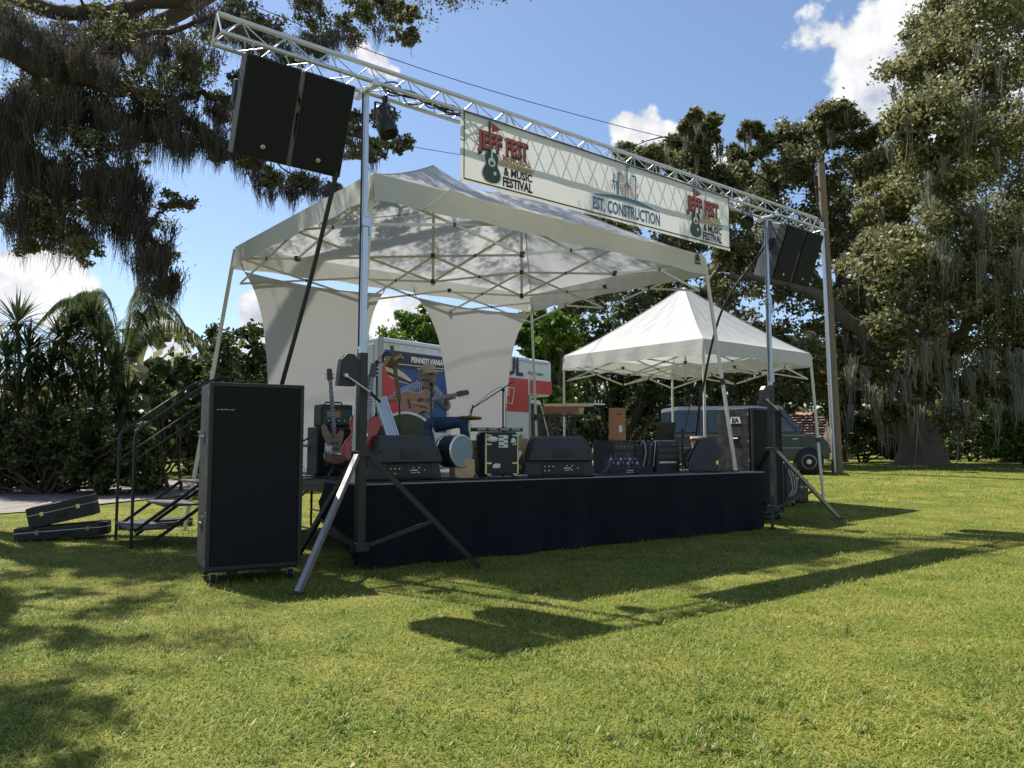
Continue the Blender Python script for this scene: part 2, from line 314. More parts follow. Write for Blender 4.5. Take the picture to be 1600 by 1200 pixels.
# ------------------------------------------------------------------ vegetation
def leafmesh(C, size, r, asp=.55, up=.35):
    n = len(C); a = r.normal(size=(n, 3)); a /= np.linalg.norm(a, axis=1)[:, None]
    nn = r.normal(size=(n, 3)); nn[:, 2] += up*2; b = np.cross(nn, a); b /= np.linalg.norm(b, axis=1)[:, None]+1e-9
    s = (size*r.uniform(.6, 1.35, n))[:, None]
    v = np.stack([C-a*s*.5, C+b*s*asp*.5, C+a*s*.5, C-b*s*asp*.5], 1).reshape(-1, 3); i = np.arange(n)*4
    return v, np.stack([i, i+1, i+2, i+3], -1)
tufts()
def cloud(blobs, n_sub, n_leaf, size, r, sub=.42, flat=.8, fill=.35):
    out = []
    for (c, R) in blobs:
        k = max(3, int(n_sub)); d = r.normal(size=(k, 3)); d /= np.linalg.norm(d, axis=1)[:, None]
        rad = R*(r.random(k)**fill); sc = c + d*rad[:, None]*[1, 1, flat]
        nl = max(4, int(n_leaf/k))
        for s in sc:
            rs = R*sub*r.uniform(.5, 1.25); e = r.normal(size=(nl, 3))*.55*rs*[1.1, 1.1, .7]; out.append(s + e)
    return np.concatenate(out)
def pxblobs(lst, depth, dj, r, mul=1.):
    o = []
    for b in lst:
        Y = depth + r.uniform(-dj, dj); P = at_depth(b[0], b[1], Y); o.append((P, b[2]*Y/F*mul))
    return o
def moss(anch, length, strands, width, r, spread=.12, K=4):
    n = len(anch)*strands; off = r.normal(size=(n, 3))*[spread, spread, spread*.5]; A0 = np.repeat(anch, strands, 0)
    Ln = np.repeat(length, strands)*r.uniform(.45, 1.05, n)*np.exp(-.35*(off[:, 0]**2+off[:, 1]**2)/spread**2); az = r.uniform(0, np.pi, n); sd = np.stack([np.cos(az), np.sin(az), np.zeros(n)], -1)
    dr = r.normal(size=(n, 3))*[.10, .10, 0]; rows = []
    for k in range(K+1):
        t = k/K; p = A0 + off*(1-.55*t) + dr*Ln[:, None]*(t**1.5)*.6 + np.stack([0*Ln, 0*Ln, -Ln*t], -1) + r.normal(size=(n, 3))*[.02, .02, 0]
        wk = width*(1-t*.85)*r.uniform(.7, 1.3, n); rows.append(np.stack([p-sd*wk[:, None]/2, p+sd*wk[:, None]/2], 1))
    v = np.stack(rows, 1).reshape(-1, 3); b = (np.arange(n)*(K+1)*2)[:, None] + np.arange(K)[None]*2; b = b.ravel()
    return v, np.stack([b, b+1, b+3, b+2], -1)
def limb(mb, pts, r0, r1, n=8, wob=.06, rr=None):
    P = spline(pts, 6); rr = rr or random
    P = [p + np.array([rr.uniform(-1, 1), rr.uniform(-1, 1), rr.uniform(-1, 1)])*wob*(0 if i in (0, len(P)-1) else 1) for i, p in enumerate(P)]
    R = [r0 + (r1-r0)*(i/(len(P)-1))**.8 for i in range(len(P))]; mb.tube(P, R, n); return P
def twigs(mb, origin_pts, targets, r, r0=.05):
    O = np.array(origin_pts)
    for t in targets:
        i = np.argmin(np.linalg.norm(O-t, axis=1)); a = O[i]; m = lerp(a, t, .5) + np.array([0, 0, .12*np.linalg.norm(t-a)])
        limb(mb, [a, m, t], r0*r.uniform(.6, 1.2), r0*.25, 5, .03)
# ---- near live oak, upper left; its trunk stands outside the frame
r = np.random.default_rng(21)
OK_ = [(-60, 60, 60), (30, 40, 55), (100, 70, 50), (180, 40, 45), (250, 60, 45), (60, 150, 55), (150, 150, 50), (230, 130, 45), (-40, 200, 60), (40, 250, 55), (120, 230, 50), (190, 230, 45), (255, 190, 40),
       (300, 110, 40), (330, 50, 40), (20, 330, 55), (95, 330, 50), (165, 335, 45), (225, 340, 40), (275, 315, 28), (60, 390, 40), (250, 395, 32), (262, 435, 20), (130, 390, 35),
       (420, 40, 38), (480, 20, 36), (540, 45, 34), (600, 20, 34), (632, 60, 24), (560, 12, 34), (500, 70, 30), (440, 95, 32), (350, 170, 34), (335, 235, 26), (380, 130, 30),
       (600, 185, 26), (632, 228, 20), (590, 235, 26), (560, 190, 26), (470, 285, 24), (425, 275, 22), (400, 250, 26), (560, 240, 24), (520, 300, 20), (380, 20, 40), (640, 20, 22), (455, 150, 40), (520, 210, 36), (300, 200, 24)]
ob = pxblobs(OK_, 12.6, 1.5, r, .95)
ob += [(np.array(p, float), R) for p, R in [((-9.2, 10.5, 7.6), .9), ((-8.6, 9.6, 8.3), .9), ((-7.3, 8.4, 7.2), .8), ((-6.9, 7.4, 7.9), .8), ((-9.6, 12, 9), 1), ((-7.8, 11.5, 10), 1), ((-5, 12, 10.2), .9), ((-3.6, 12.8, 9.8), .8),
      ((-2.4, 13.2, 9.6), .7), ((-4.2, 14, 10.6), .9), ((-6, 13.4, 10.4), 1), ((-8, 14, 10.5), 1.1), ((-2, 14.2, 10.2), .8), ((-10.4, 9.4, 7.2), .8), ((-11, 15, 10), 1.4), ((-12.5, 12.5, 9), 1.3), ((-7.0, 6.4, 7.0), .6), ((-6.2, 6.6, 7.6), .6), ((-1, 13.2, 9.7), .6), ((-6.8, 9.2, 8.8), .7), ((.3, 14.6, 10.9), .8), ((-.6, 15.6, 11.4), .8), ((-3.5, 14.5, 11.2), .8), ((-2.5, 15.5, 11.9), .8), ((-1.2, 16, 12.2), .8), ((0, 16.8, 12.8), .9), ((-4.8, 15.5, 11.8), .9), ((-3, 17, 12.9), .9), ((-1.5, 17.8, 13.3), .9), ((-5.5, 17, 12.8), 1), ((1.2, 17.2, 13.2), .8), ((-6.2, 12.2, 9.8), .7), ((-5.2, 13, 10.2), .7), ((-4.4, 12.6, 9.9), .7), ((-1.7, 14.6, 11), .7)]]
for i in range(6):
    for j in range(4):
        c = np.array([-1.67, 9.04, 4.9]) + np.array([.772, .636, 0])*6.4*(i+.5+r.uniform(-.35, .35))/6 + np.array([-.636, .772, 0])*4.5*(j+.7+r.uniform(-.35, .35))/4
        z = 8.
        while True:
            k_ = (z-4.9)*.637; q_ = c + np.array([-.766*k_, .643*k_, 0]); q_[2] = z
            if (z-1.4)/q_[1] > .575+1.1/q_[1] or q_[0]/q_[1] < -.8: break
            z += .2
        if r.random() < .86: ob.append((q_, r.uniform(.55, .8)))
for px_, py_ in ((30, 900), (100, 925), (180, 955), (60, 985), (150, 895), (225, 935), (10, 1090), (80, 1120), (30, 1175), (-40, 1000), (120, 1000), (-30, 1130), (250, 905)):
    g_ = G(px_, py_); z = 6.6
    while True:
        k_ = z*.637; q_ = g_ + np.array([-.766*k_, .643*k_, 0]); q_[2] = z
        if q_[0]/q_[1] < -.76 or z > 12: break
        z += .2
    ob.append((q_, r.uniform(.3, .45)))
oak0 = thing('live_oak_tree', 'nearest oak overhanging the upper left corner, draped in dark hanging moss', 'tree', (-11.8, 14.6, float(gz(0, 14.6))))
mb = MB(); T0 = np.array([-11.8, 14.6, -.1])
mb.tube([T0+[0, 0, .0], T0+[0, 0, .5], T0+[.1, .05, 1.6], T0+[.2, .1, 3.2], T0+[.3, 0, 4.8]], [1.0, .74, .62, .58, .52], 14); mb.build('trunk', M_BARK, oak0)
fk = T0+[.3, 0, 4.6]; limbs = []
for pts, r0, r1 in [([fk, (-10, 13.2, 6.4), at_depth(-60, 75, 12.6), at_depth(60, 100, 12.3), at_depth(150, 128, 12.1), at_depth(255, 160, 12), at_depth(310, 205, 12), at_depth(352, 222, 12)], .30, .05),
                    ([fk, (-10.6, 14.5, 7), at_depth(-80, -30, 13.5), at_depth(90, 18, 13.2), at_depth(185, 12, 13), at_depth(320, -5, 13), at_depth(480, -25, 13), at_depth(620, 10, 13)], .26, .03),
                    ([at_depth(60, 100, 12.3), at_depth(140, 62, 12.4), at_depth(270, 48, 12.4), at_depth(335, 22, 12.5)], .09, .03),
                    ([at_depth(255, 160, 12), at_depth(300, 148, 12.3), at_depth(365, 156, 12.6), at_depth(455, 180, 13), at_depth(560, 215, 13.3), at_depth(620, 230, 13.4)], .07, .02),
                    ([at_depth(-60, 75, 12.6), at_depth(-10, 180, 12), at_depth(60, 250, 11.8), at_depth(150, 330, 11.8), at_depth(235, 370, 11.9), at_depth(258, 430, 12)], .12, .02),
                    ([fk, (-9.4, 11.6, 6.6), (-8, 9.8, 7.6), (-7, 7.6, 7.4)], .22, .04), ([fk, (-9.5, 14.5, 8), (-6, 13.6, 9.8), (-3, 13.4, 9.7), (-.2, 14.8, 10.4)], .25, .04), ([fk, (-9, 15.5, 9), (-5, 16.4, 12), (-1.5, 17, 12.8), (1, 17.2, 13.2)], .25, .05), ([fk, (-12.4, 13, 7), (-12.5, 12.3, 9)], .2, .05)]:
    l_ = MB(); limbs += limb(l_, pts, r0, r1, 9, .05); l_.build('branch', M_BARKD, oak0)
tw = MB(); twigs(tw, limbs, [b[0] for b in ob], r, .035)
for c, R in ob:
    for k in range(3): t = c + r.normal(size=3)*R*.5; limb(tw, [c, lerp(c, t, .5)+[0, 0, .05], t], .014, .004, 4, .02)
tw.build('twigs', M_BARKD, oak0, 'stuff')
C = cloud(ob, 16, 1050, .07, r, .30, .8); v, f = leafmesh(C, .068, r, .5); npmesh('foliage', v, f, M_OAK, oak0, 'stuff')
an = []; ln = []
LP = np.array(limbs)
def vis(px, py, w, n, L, dep=12.2):
    for i in range(int(n*1.35)): an.append(at_depth(px+r.normal()*w, py+r.normal()*w*.5, dep+r.uniform(-.8, .8))); ln.append(L*r.uniform(.6, 1.25))
for p in [(20, 40, 30, 8, .8), (80, 60, 30, 9, .8), (150, 90, 28, 10, .9), (230, 80, 28, 9, .7), (290, 80, 22, 8, .75), (30, 160, 30, 12, 1.1), (110, 160, 28, 12, 1.2), (180, 170, 26, 12, 1.1), (235, 190, 20, 10, .95), (290, 215, 16, 7, .7), (335, 225, 14, 6, .6),
          (20, 250, 28, 13, 1.3), (90, 260, 26, 13, 1.35), (150, 270, 24, 12, 1.2), (210, 280, 20, 9, 1.0), (40, 330, 22, 9, .9), (110, 350, 20, 8, .75), (200, 345, 18, 8, .8), (245, 400, 10, 6, .75), (225, 405, 8, 4, .8), (420, 60, 24, 7, .55), (500, 60, 22, 6, .5), (380, 30, 20, 6, .6),
          (392, 235, 10, 6, .72), (415, 270, 9, 5, .55), (355, 170, 12, 5, .55), (450, 285, 18, 6, .5), (500, 290, 14, 5, .45), (560, 40, 22, 4, .4), (255, 445, 9, 6, .5), (330, 20, 24, 6, .6)]: vis(*p)
for i in range(110): an.append(LP[r.integers(len(LP))] + r.normal(size=3)*.15); ln.append(r.uniform(.35, 1.0))
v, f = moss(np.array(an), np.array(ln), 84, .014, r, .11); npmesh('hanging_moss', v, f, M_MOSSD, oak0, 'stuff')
# ---- live oaks behind the stage on the right
def oak(name_label, base, trunk_r, trunk_top, limbdefs, blobs, depth, dj, m, nsub, nleaf, size, mossn, mossl, seed, mw=.05, extra=None, mpx=()):
    r = np.random.default_rng(seed); B = np.array([base[0], base[1], float(gz(base[0], base[1]))-.1])
    o = thing('live_oak_tree', name_label, 'tree', B+[0, 0, .1], 'live oaks along the right')
    mb = MB(); tt = np.asarray(trunk_top, float); K = 16; vs = []; fs = []
    lev = [(0, 1.55), (.06, 1.2), (.2, 1.0), (.5, .9), (.8, .86), (1, .8)]
    for t, q in lev:
        c = lerp(B, tt, t)
        for k in range(K): a = 2*math.pi*k/K; rr_ = trunk_r*q*(1 + (.16*math.sin(a*5+seed)+.10*math.sin(a*9+1.7*seed))*(1.2-t)); vs.append(c + np.array([math.cos(a)*rr_, math.sin(a)*rr_, 0]))
    for i in range(len(lev)-1):
        for k in range(K): fs.append((i*K+k, i*K+(k+1) % K, (i+1)*K+(k+1) % K, (i+1)*K+k))
    mb.add(vs, fs, True).build('trunk', M_BARK, o); LPs = [tt]
    for pts, r0, r1 in limbdefs:
        l_ = MB(); LPs += limb(l_, [np.asarray(p, float) for p in pts], r0, r1, 9, .12); l_.build('branch', M_BARK, o)
    bl = pxblobs(blobs, depth, dj, r) + (extra or [])
    tw = MB(); twigs(tw, LPs, [b[0] for b in bl], r, .06); tw.build('twigs', M_BARKD, o, 'stuff')
    C = cloud(bl, nsub, nleaf, size, r, .31, .8, .45); v, f = leafmesh(C, size, r, .55); npmesh('foliage', v, f, m, o, 'stuff')
    if mossn:
        A = []; Ls = []
        for i in range(mossn):
            c, R = bl[r.integers(len(bl))]; A.append(c + r.normal(size=3)*R*.5 + [0, -R*.3, -R*.3]); Ls.append(mossl*r.uniform(.5, 1.3))
        for (a_, b_) in mpx:
            for i in range(3): A.append(at_depth(a_+r.normal()*9, b_-10+r.normal()*10, depth-3.2+r.uniform(-.8, .8))); Ls.append(r.uniform(1.0, 2.9))
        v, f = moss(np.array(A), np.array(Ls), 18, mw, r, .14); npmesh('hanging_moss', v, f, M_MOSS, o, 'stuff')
    return o
PA = G(1440, 726); ta = at_depth(1432, 600, PA[1])
A_B = [(1470, 40, 55), (1540, 0, 80), (1610, 60, 90), (1440, 105, 55), (1520, 120, 85), (1610, 200, 100), (1470, 190, 70), (1425, 185, 40), (1550, 260, 90), (1460, 290, 70), (1610, 340, 90), (1400, 260, 45), (1385, 320, 50), (1440, 370, 70), (1530, 380, 80), (1400, 420, 60), (1480, 450, 70), (1570, 460, 80),
       (1420, 500, 55), (1500, 530, 60), (1590, 540, 60), (1400, 570, 50), (1460, 590, 45), (1540, 600, 45), (1360, 400, 45), (1350, 480, 45), (1620, 440, 80), (1700, 120, 110), (1700, 300, 120), (1720, 460, 110), (1620, -80, 120), (1500, -80, 80), (1760, 0, 120), (1490, 650, 35), (1390, 640, 35), (1590, 600, 40)]
oak('large oak on the far right with a wide buttressed trunk and pale hanging moss', PA, .78, ta, [
    ([ta, at_depth(1410, 560, PA[1]-1), at_depth(1350, 520, PA[1]-1.5), at_depth(1290, 470, PA[1]-1.5), at_depth(1220, 440, PA[1]-1), at_depth(1140, 430, PA[1])], .48, .16),
    ([ta, at_depth(1450, 520, PA[1]), at_depth(1470, 420, PA[1]), at_depth(1460, 300, PA[1]), at_depth(1500, 150, PA[1]), at_depth(1520, 30, PA[1])], .42, .07),
    ([ta, at_depth(1480, 540, PA[1]), at_depth(1550, 470, PA[1]-1), at_depth(1640, 400, PA[1]-1), at_depth(1720, 330, PA[1])], .36, .08),
    ([at_depth(1410, 560, PA[1]-1), at_depth(1440, 470, PA[1]-2), at_depth(1480, 430, PA[1]-3), at_depth(1540, 400, PA[1]-3)], .22, .06)], A_B, PA[1]-1.5, 3.2, M_OAK2, 30, 5600, .205, 150, 2.2, 31, .05, mpx=[(1455, 380), (1470, 400), (1490, 420), (1530, 410), (1560, 430), (1590, 420), (1440, 560), (1425, 540), (1580, 590), (1600, 560), (1465, 520), (1475, 560), (1500, 590), (1405, 600), (1540, 560), (1380, 620), (1350, 600), (1330, 590), (1330, 640), (1480, 620), (1600, 620), (1555, 640), (1440, 640), (1455, 300), (1520, 340)])
pb = at_depth(1300, 700, 41); tb = at_depth(1330, 520, 41)
B_B = [(1290, 190, 34), (1240, 215, 34), (1330, 210, 38), (1265, 255, 55), (1340, 275, 50), (1205, 285, 50), (1180, 325, 45), (1310, 335, 55), (1250, 370, 60), (1345, 400, 55), (1220, 440, 60), (1300, 480, 60), (1175, 400, 50), (1370, 350, 45), (1175, 205, 20), (1195, 225, 22), (1160, 245, 24), (1150, 280, 30), (1310, 180, 24), (1360, 215, 24), (1380, 250, 30), (1270, 560, 55), (1340, 560, 50), (1200, 520, 50)]
oak('tall oak behind the utility pole rising above the truss end', pb, .55, tb, [
    ([tb, at_depth(1310, 420, 41), at_depth(1290, 320, 41), at_depth(1285, 210, 41)], .4, .06), ([tb, at_depth(1280, 440, 41), at_depth(1220, 350, 41), at_depth(1190, 250, 41)], .3, .05), ([tb, at_depth(1350, 400, 41), at_depth(1360, 260, 41)], .25, .05)], B_B, 40, 2.5, M_OAK, 26, 3800, .23, 60, 1.8, 32)
pc = at_depth(1060, 700, 37); tcn = at_depth(1065, 520, 37)
C_B = [(1080, 200, 20), (1100, 218, 22), (1060, 228, 26), (1022, 245, 28), (1090, 250, 32), (990, 255, 20), (1130, 290, 36), (1050, 280, 36), (1100, 340, 45), (1150, 390, 45), (1000, 310, 40), (950, 360, 45), (1050, 400, 50), (960, 430, 50), (900, 470, 45), (1130, 450, 55), (890, 540, 42), (990, 510, 55), (1080, 550, 50), (1150, 540, 50), (1112, 190, 14), (1085, 180, 12), (975, 235, 16), (1030, 470, 45), (920, 420, 40)]
oak('bushy oak behind the right half of the banner', pc, .5, tcn, [
    ([tcn, at_depth(1070, 400, 37), at_depth(1080, 300, 37), at_depth(1090, 205, 37)], .36, .05), ([tcn, at_depth(1020, 440, 37), at_depth(960, 380, 37)], .25, .06), ([tcn, at_depth(1110, 440, 37), at_depth(1150, 380, 37)], .25, .06)], C_B, 36.5, 2.2, M_OAK, 26, 3800, .21, 50, 1.6, 33)
def shrub(name, label, blobs, depth, dj, m, nsub, nleaf, size, seed, stem_px, cat='shrub', group=None, sub=.4, up=.35, stemr=.05):
    r = np.random.default_rng(seed); bl = pxblobs(blobs, depth, dj, r); b = at_depth(stem_px, 700, depth); B = np.array([b[0], b[1], float(gz(b[0], b[1]))])
    o = thing(name, label, cat, B, group); mb = MB()
    for c, R in bl:
        q = B + r.normal(size=3)*[.15, .15, 0] - [0, 0, .05]; limb(mb, [q, lerp(q, c, .5)+r.normal(size=3)*.1, c], stemr, stemr*.3, 6, .04)
    mb.build('stems', M_BARKD, o)
    C = cloud(bl, nsub, nleaf, size, r, sub, .9); g_ = gz(C[:, 0], C[:, 1])+.03; C[:, 2] = np.maximum(C[:, 2], g_); v, f = leafmesh(C, size, r, .6, up); npmesh('foliage', v, f, m, o, 'stuff'); return o
shrub('broadleaf_tree', 'bright green tree rising behind the left part of the truck', [(640, 512, 28), (675, 515, 30), (612, 535, 22), (660, 540, 36), (705, 545, 36), (590, 560, 28), (630, 560, 30), (740, 540, 30), (690, 590, 40), (620, 600, 40), (655, 495, 18)], 29, 1.4, M_BRIGHT, 12, 1300, .17, 41, 655, 'tree', stemr=.1)
shrub('broadleaf_tree', 'bright large leafed tree between the truck nose and the small canopy', [(840, 540, 26), (868, 552, 26), (815, 520, 24), (858, 590, 30), (884, 520, 24), (830, 505, 22), (880, 570, 30), (790, 520, 26), (850, 500, 24), (870, 620, 30), (900, 560, 24)], 27, 1.2, M_BRIGHT, 12, 800, .24, 42, 855, 'tree', stemr=.1)
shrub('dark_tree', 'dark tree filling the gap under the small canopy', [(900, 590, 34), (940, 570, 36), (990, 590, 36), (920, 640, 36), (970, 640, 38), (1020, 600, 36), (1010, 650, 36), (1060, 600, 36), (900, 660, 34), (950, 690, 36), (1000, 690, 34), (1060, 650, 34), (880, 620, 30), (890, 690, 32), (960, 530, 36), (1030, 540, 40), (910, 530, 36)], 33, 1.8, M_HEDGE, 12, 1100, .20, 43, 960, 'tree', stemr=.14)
shrub('dark_tree', 'dark moss hung tree behind the green van', [(1110, 600, 36), (1150, 590, 36), (1190, 600, 36), (1230, 590, 36), (1120, 640, 30), (1090, 560, 36), (1200, 560, 36), (1250, 560, 36), (1160, 640, 30), (1230, 620, 28), (1280, 600, 34)], 34, 1.5, M_OAK, 12, 1100, .20, 44, 1150, 'tree', stemr=.14)
shrub('understory_shrub', 'dark shrubs between the utility pole and the big oak trunk', [(1330, 690, 28), (1350, 660, 30), (1380, 690, 30), (1340, 620, 34), (1390, 660, 26), (1320, 640, 26), (1300, 610, 28), (1400, 700, 20)], 40, 1.5, M_HEDGE, 10, 1000, .22, 45, 1350)
shrub('understory_shrub', 'dark shrubs just right of the big oak trunk', [(1490, 690, 30), (1520, 670, 34), (1550, 690, 30), (1500, 640, 34), (1540, 630, 34), (1570, 660, 30), (1580, 700, 28)], 41, 1.5, M_HEDGE, 10, 1000, .22, 46, 1520)
shrub('understory_shrub', 'sunlit green shrub at the right edge under the oak', [(1570, 660, 26), (1600, 650, 32), (1590, 690, 28), (1630, 680, 36), (1640, 640, 36), (1560, 700, 18), (1615, 710, 22)], 36, 1.0, M_BRIGHT, 10, 900, .20, 47, 1600)
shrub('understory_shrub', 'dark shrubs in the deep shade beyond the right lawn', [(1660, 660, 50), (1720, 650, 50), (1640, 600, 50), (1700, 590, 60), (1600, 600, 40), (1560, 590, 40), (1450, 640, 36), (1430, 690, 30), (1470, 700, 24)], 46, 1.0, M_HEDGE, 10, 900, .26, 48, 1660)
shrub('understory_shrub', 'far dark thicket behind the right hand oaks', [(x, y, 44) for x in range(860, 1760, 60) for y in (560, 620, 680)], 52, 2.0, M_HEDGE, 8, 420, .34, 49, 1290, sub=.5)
# ---- planting beyond the driveway on the left
shrub('ivy_clad_stump', 'rounded ivy covered stump left of the white screen', [(345, 525, 22), (355, 550, 26), (340, 580, 28), (350, 620, 30), (330, 660, 30), (350, 700, 30), (310, 620, 22), (305, 580, 18), (362, 660, 30)], 21, .6, M_HEDGE, 12, 900, .13, 51, 340)
shrub('ivy_clad_stump', 'second ivy covered stump touching the white screen', [(395, 520, 24), (400, 550, 28), (392, 590, 30), (402, 640, 34), (400, 690, 34), (430, 560, 28), (440, 620, 36), (450, 690, 36), (480, 640, 36)], 21.5, .6, M_HEDGE, 12, 900, .13, 52, 402)
shrub('large_leaf_shrub', 'shrub with broad dark leaves behind the stair rails', [(245, 575, 16), (265, 590, 18), (235, 600, 18), (280, 575, 14), (255, 630, 24), (285, 640, 24), (240, 660, 26), (270, 690, 28), (225, 690, 26), (300, 690, 26)], 20, .6, M_HEDGE, 9, 420, .22, 53, 255)
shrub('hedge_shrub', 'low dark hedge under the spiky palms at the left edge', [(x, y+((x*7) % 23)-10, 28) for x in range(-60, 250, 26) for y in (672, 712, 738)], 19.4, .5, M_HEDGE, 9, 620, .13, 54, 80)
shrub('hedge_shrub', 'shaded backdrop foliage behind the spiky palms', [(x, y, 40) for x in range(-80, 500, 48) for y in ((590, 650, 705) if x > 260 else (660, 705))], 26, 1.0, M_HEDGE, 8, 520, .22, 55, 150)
M_SPIKE = mat('dracaena_blades', rough=.4, var=.25, scale=1, islands=[(.03, .05, .02), (.065, .095, .035), (.13, .16, .06)], trans=.3)
M_CANE = mat('dracaena_cane', (.24, .20, .15), .8, var=.3, scale=12)
M_FROND = mat('palm_frond', rough=.4, var=.2, scale=1, islands=[(.06, .09, .02), (.12, .16, .035), (.20, .24, .06)], trans=.42)
def blades(c, n, L, wd, r, droop=.35, lo=-.35):
    az = r.uniform(0, 2*np.pi, n); el = np.arcsin(r.uniform(lo, 1, n)); L = L*r.uniform(.7, 1.1, n)
    d = np.stack([np.cos(az)*np.cos(el), np.sin(az)*np.cos(el), np.sin(el)], -1); sd = np.stack([-np.sin(az), np.cos(az), 0*az], -1)
    m = c + d*(L*.5)[:, None]; t = c + d*L[:, None]; t[:, 2] -= droop*L*np.cos(el)*.6
    s = sd*wd/2; v = np.stack([c+0*d, m-s, t, m+s], 1).reshape(-1, 3); i = np.arange(n)*4
    return v, np.stack([i, i+1, i+2, i+3], -1)
PL = [('tallest spiky palm against the sky at the left edge', [(27, 505), (45, 548), (12, 560)], 20.0), ('spiky palm with paired tops beside the tallest one', [(96, 530), (110, 512), (80, 575)], 20.3),
      ('spiky palm in front of the feathery palm', [(145, 500), (160, 540)], 20.6), ('shorter spiky palm leaning over the hedge', [(58, 590), (30, 620)], 19.6), ('spiky palm in the middle of the clump', [(125, 580), (105, 615), (150, 620)], 20.0),
      ('spiky palm at the right of the clump by the stair rail', [(178, 575), (200, 620), (185, 650)], 20.2), ('low spiky palm at the far left edge', [(-10, 600), (5, 650), (70, 655)], 19.8)]
for i, (lb, heads, dep) in enumerate(PL):
    r = np.random.default_rng(60+i); b = at_depth(heads[0][0]+r.uniform(-8, 14), 700, dep); B = np.array([b[0], b[1], float(gz(b[0], b[1]))])
    o = thing('spiky_palm', lb, 'palm', B, 'spiky palms on the left')
    for (px, py) in heads:
        h = at_depth(px, py, dep+r.uniform(-.4, .4)); mb = MB(); q = B+[r.uniform(-.3, .3), r.uniform(-.2, .2), -.05]
        limb(mb, [q, lerp(q, h, .5)+[r.uniform(-.3, .3), 0, 0], h], .04, .028, 6, .02); mb.build('cane', M_CANE, o)
        v, f = blades(h, 120, .98, .055, r, .3); v2, f2 = blades(h-[0, 0, .35], 70, .85, .05, r, .8, -.7); npmesh('leaf_head', np.concatenate([v, v2]), np.concatenate([f, f2+len(v)]), M_SPIKE, o, 'stuff')
r = np.random.default_rng(77); b = at_depth(190, 700, 22.5); B = np.array([b[0], b[1], float(gz(b[0], b[1]))]); o = thing('feathery_palm', 'pale green feathery palm with arching fronds behind the spiky palms', 'palm', B)
mb = MB(); cr_ = at_depth(190, 572, 22.5); limb(mb, [B-[0, 0, .1], lerp(B, cr_, .5), cr_], .11, .08, 8, .02); mb.build('trunk', M_CANE, o)
for i in range(17):
    az = r.uniform(0, 2*math.pi) if i > 4 else [0.0, .3, -.25, 2.8, 3.4][i]; up_ = r.uniform(1.4, 2.9) if i > 1 else 1.5; out_ = r.uniform(1.0, 2.2) if i > 1 else 2.2
    d = np.array([math.cos(az), math.sin(az), 0]); P = spline([cr_, cr_+d*out_*.35+[0, 0, up_*.75], cr_+d*out_*.75+[0, 0, up_*.85], cr_+d*out_*1.15+[0, 0, up_*.35]], 9); sdv = np.array([-d[1], d[0], 0]); vs = []; fs = []
    for k in range(3, len(P)):
        for j in range(6):
            p = P[k] if j == 0 else lerp(P[k-1], P[k], j/6)
            for s in (-1, 1):
                L = .5*(1-.5*abs(k/len(P)-.55)); t = p + sdv*s*L*r.uniform(.3, .6) + np.array([0, 0, -L*r.uniform(.6, .95)]) + d*.12; m_ = lerp(p, t, .5)+[0, 0, .05]; nn = d*.014; bi = len(vs); vs += [p, m_-nn, t, m_+nn]; fs.append((bi, bi+1, bi+2, bi+3))
    fr = MB(); fr.tube(P, [.014*(1-.8*k/len(P)) for k in range(len(P))], 5); fo = fr.build('frond', M_FROND, o); npmesh('leaflets', np.array(vs), np.array(fs), M_FROND, fo, 'stuff')
# ------------------------------------------------------------------ stage platform
def SP(s, d, z=SZ): return STAGE_S + E1*s + E2*d + np.array([0, 0, z])
stage = thing('stage_platform', 'long black portable stage with a dark cloth skirt, standing on the lawn', 'stage', SP(STAGE_L/2, STAGE_D/2, 0))
FS = frame((STAGE_S[0], STAGE_S[1], 0), E1)          # local x along the front, y to the back
pw = STAGE_L/6; pd = STAGE_D/2
for i in range(6):
    for j in range(2):
        MB(FS).box(((i+.5)*pw, (j+.5)*pd, SZ-.03), (pw-.006, pd-.006, .06), .004).build('deck_panel', M_DECK, stage)
mb = MB(FS)
for i in range(7): mb.box((min(max(i*pw, .05), STAGE_L-.05), STAGE_D/2, SZ-.10), (.05, STAGE_D-.1, .078))
mb.box((STAGE_L/2, .06, SZ-.105), (STAGE_L-.1, .04, .07)); mb.box((STAGE_L/2, STAGE_D-.06, SZ-.105), (STAGE_L-.1, .04, .07)); mb.build('deck_frame', M_BPAINT, stage)
for i in range(7):
    for y in (.25, pd-.2, pd+.2, STAGE_D-.25):
        x = min(max(i*pw, .09), STAGE_L-.09); q = STAGE_S + E1*x + E2*y; z0 = float(gz(q[0], q[1]))
        if i in (0, 1, 6) or y < .5: MB(FS).tube([(x, y, z0), (x, y, SZ-.14)], .022, 8).build('leg', M_BPAINT, stage)
for y0, y1 in ((.25, pd-.2), (pd+.2, STAGE_D-.25)):
    for x in (.09, pw):
        b_ = MB(FS); b_.tube([(x, y0, .30), (x, y1, .30)], .014, 6); b_.tube([(x, y0, .62), (x, y0+.45, SZ-.14)], .012, 6); b_.tube([(x, y1, .62), (x, y1-.45, SZ-.14)], .012, 6); b_.build('leg_brace', M_BPAINT, stage)
path = [(-.02, .95), (-.02, .3), (-.03, .02), (.02, -.03), (.3, -.035), (STAGE_L-.12, -.035), (STAGE_L+.0, -.02), (STAGE_L+.035, .12), (STAGE_L+.035, 1.9)]
pp = []
for i in range(len(path)-1):
    L_ = math.dist(path[i], path[i+1]); n_ = max(1, int(L_/.05))
    pp += [lerp(path[i], path[i+1], k/n_) for k in range(n_)]
pp.append(np.array(path[-1])); vs = []; rr = random.Random(4); R_ = 9
ph = np.cumsum([rr.uniform(.12, .55) for _ in pp])
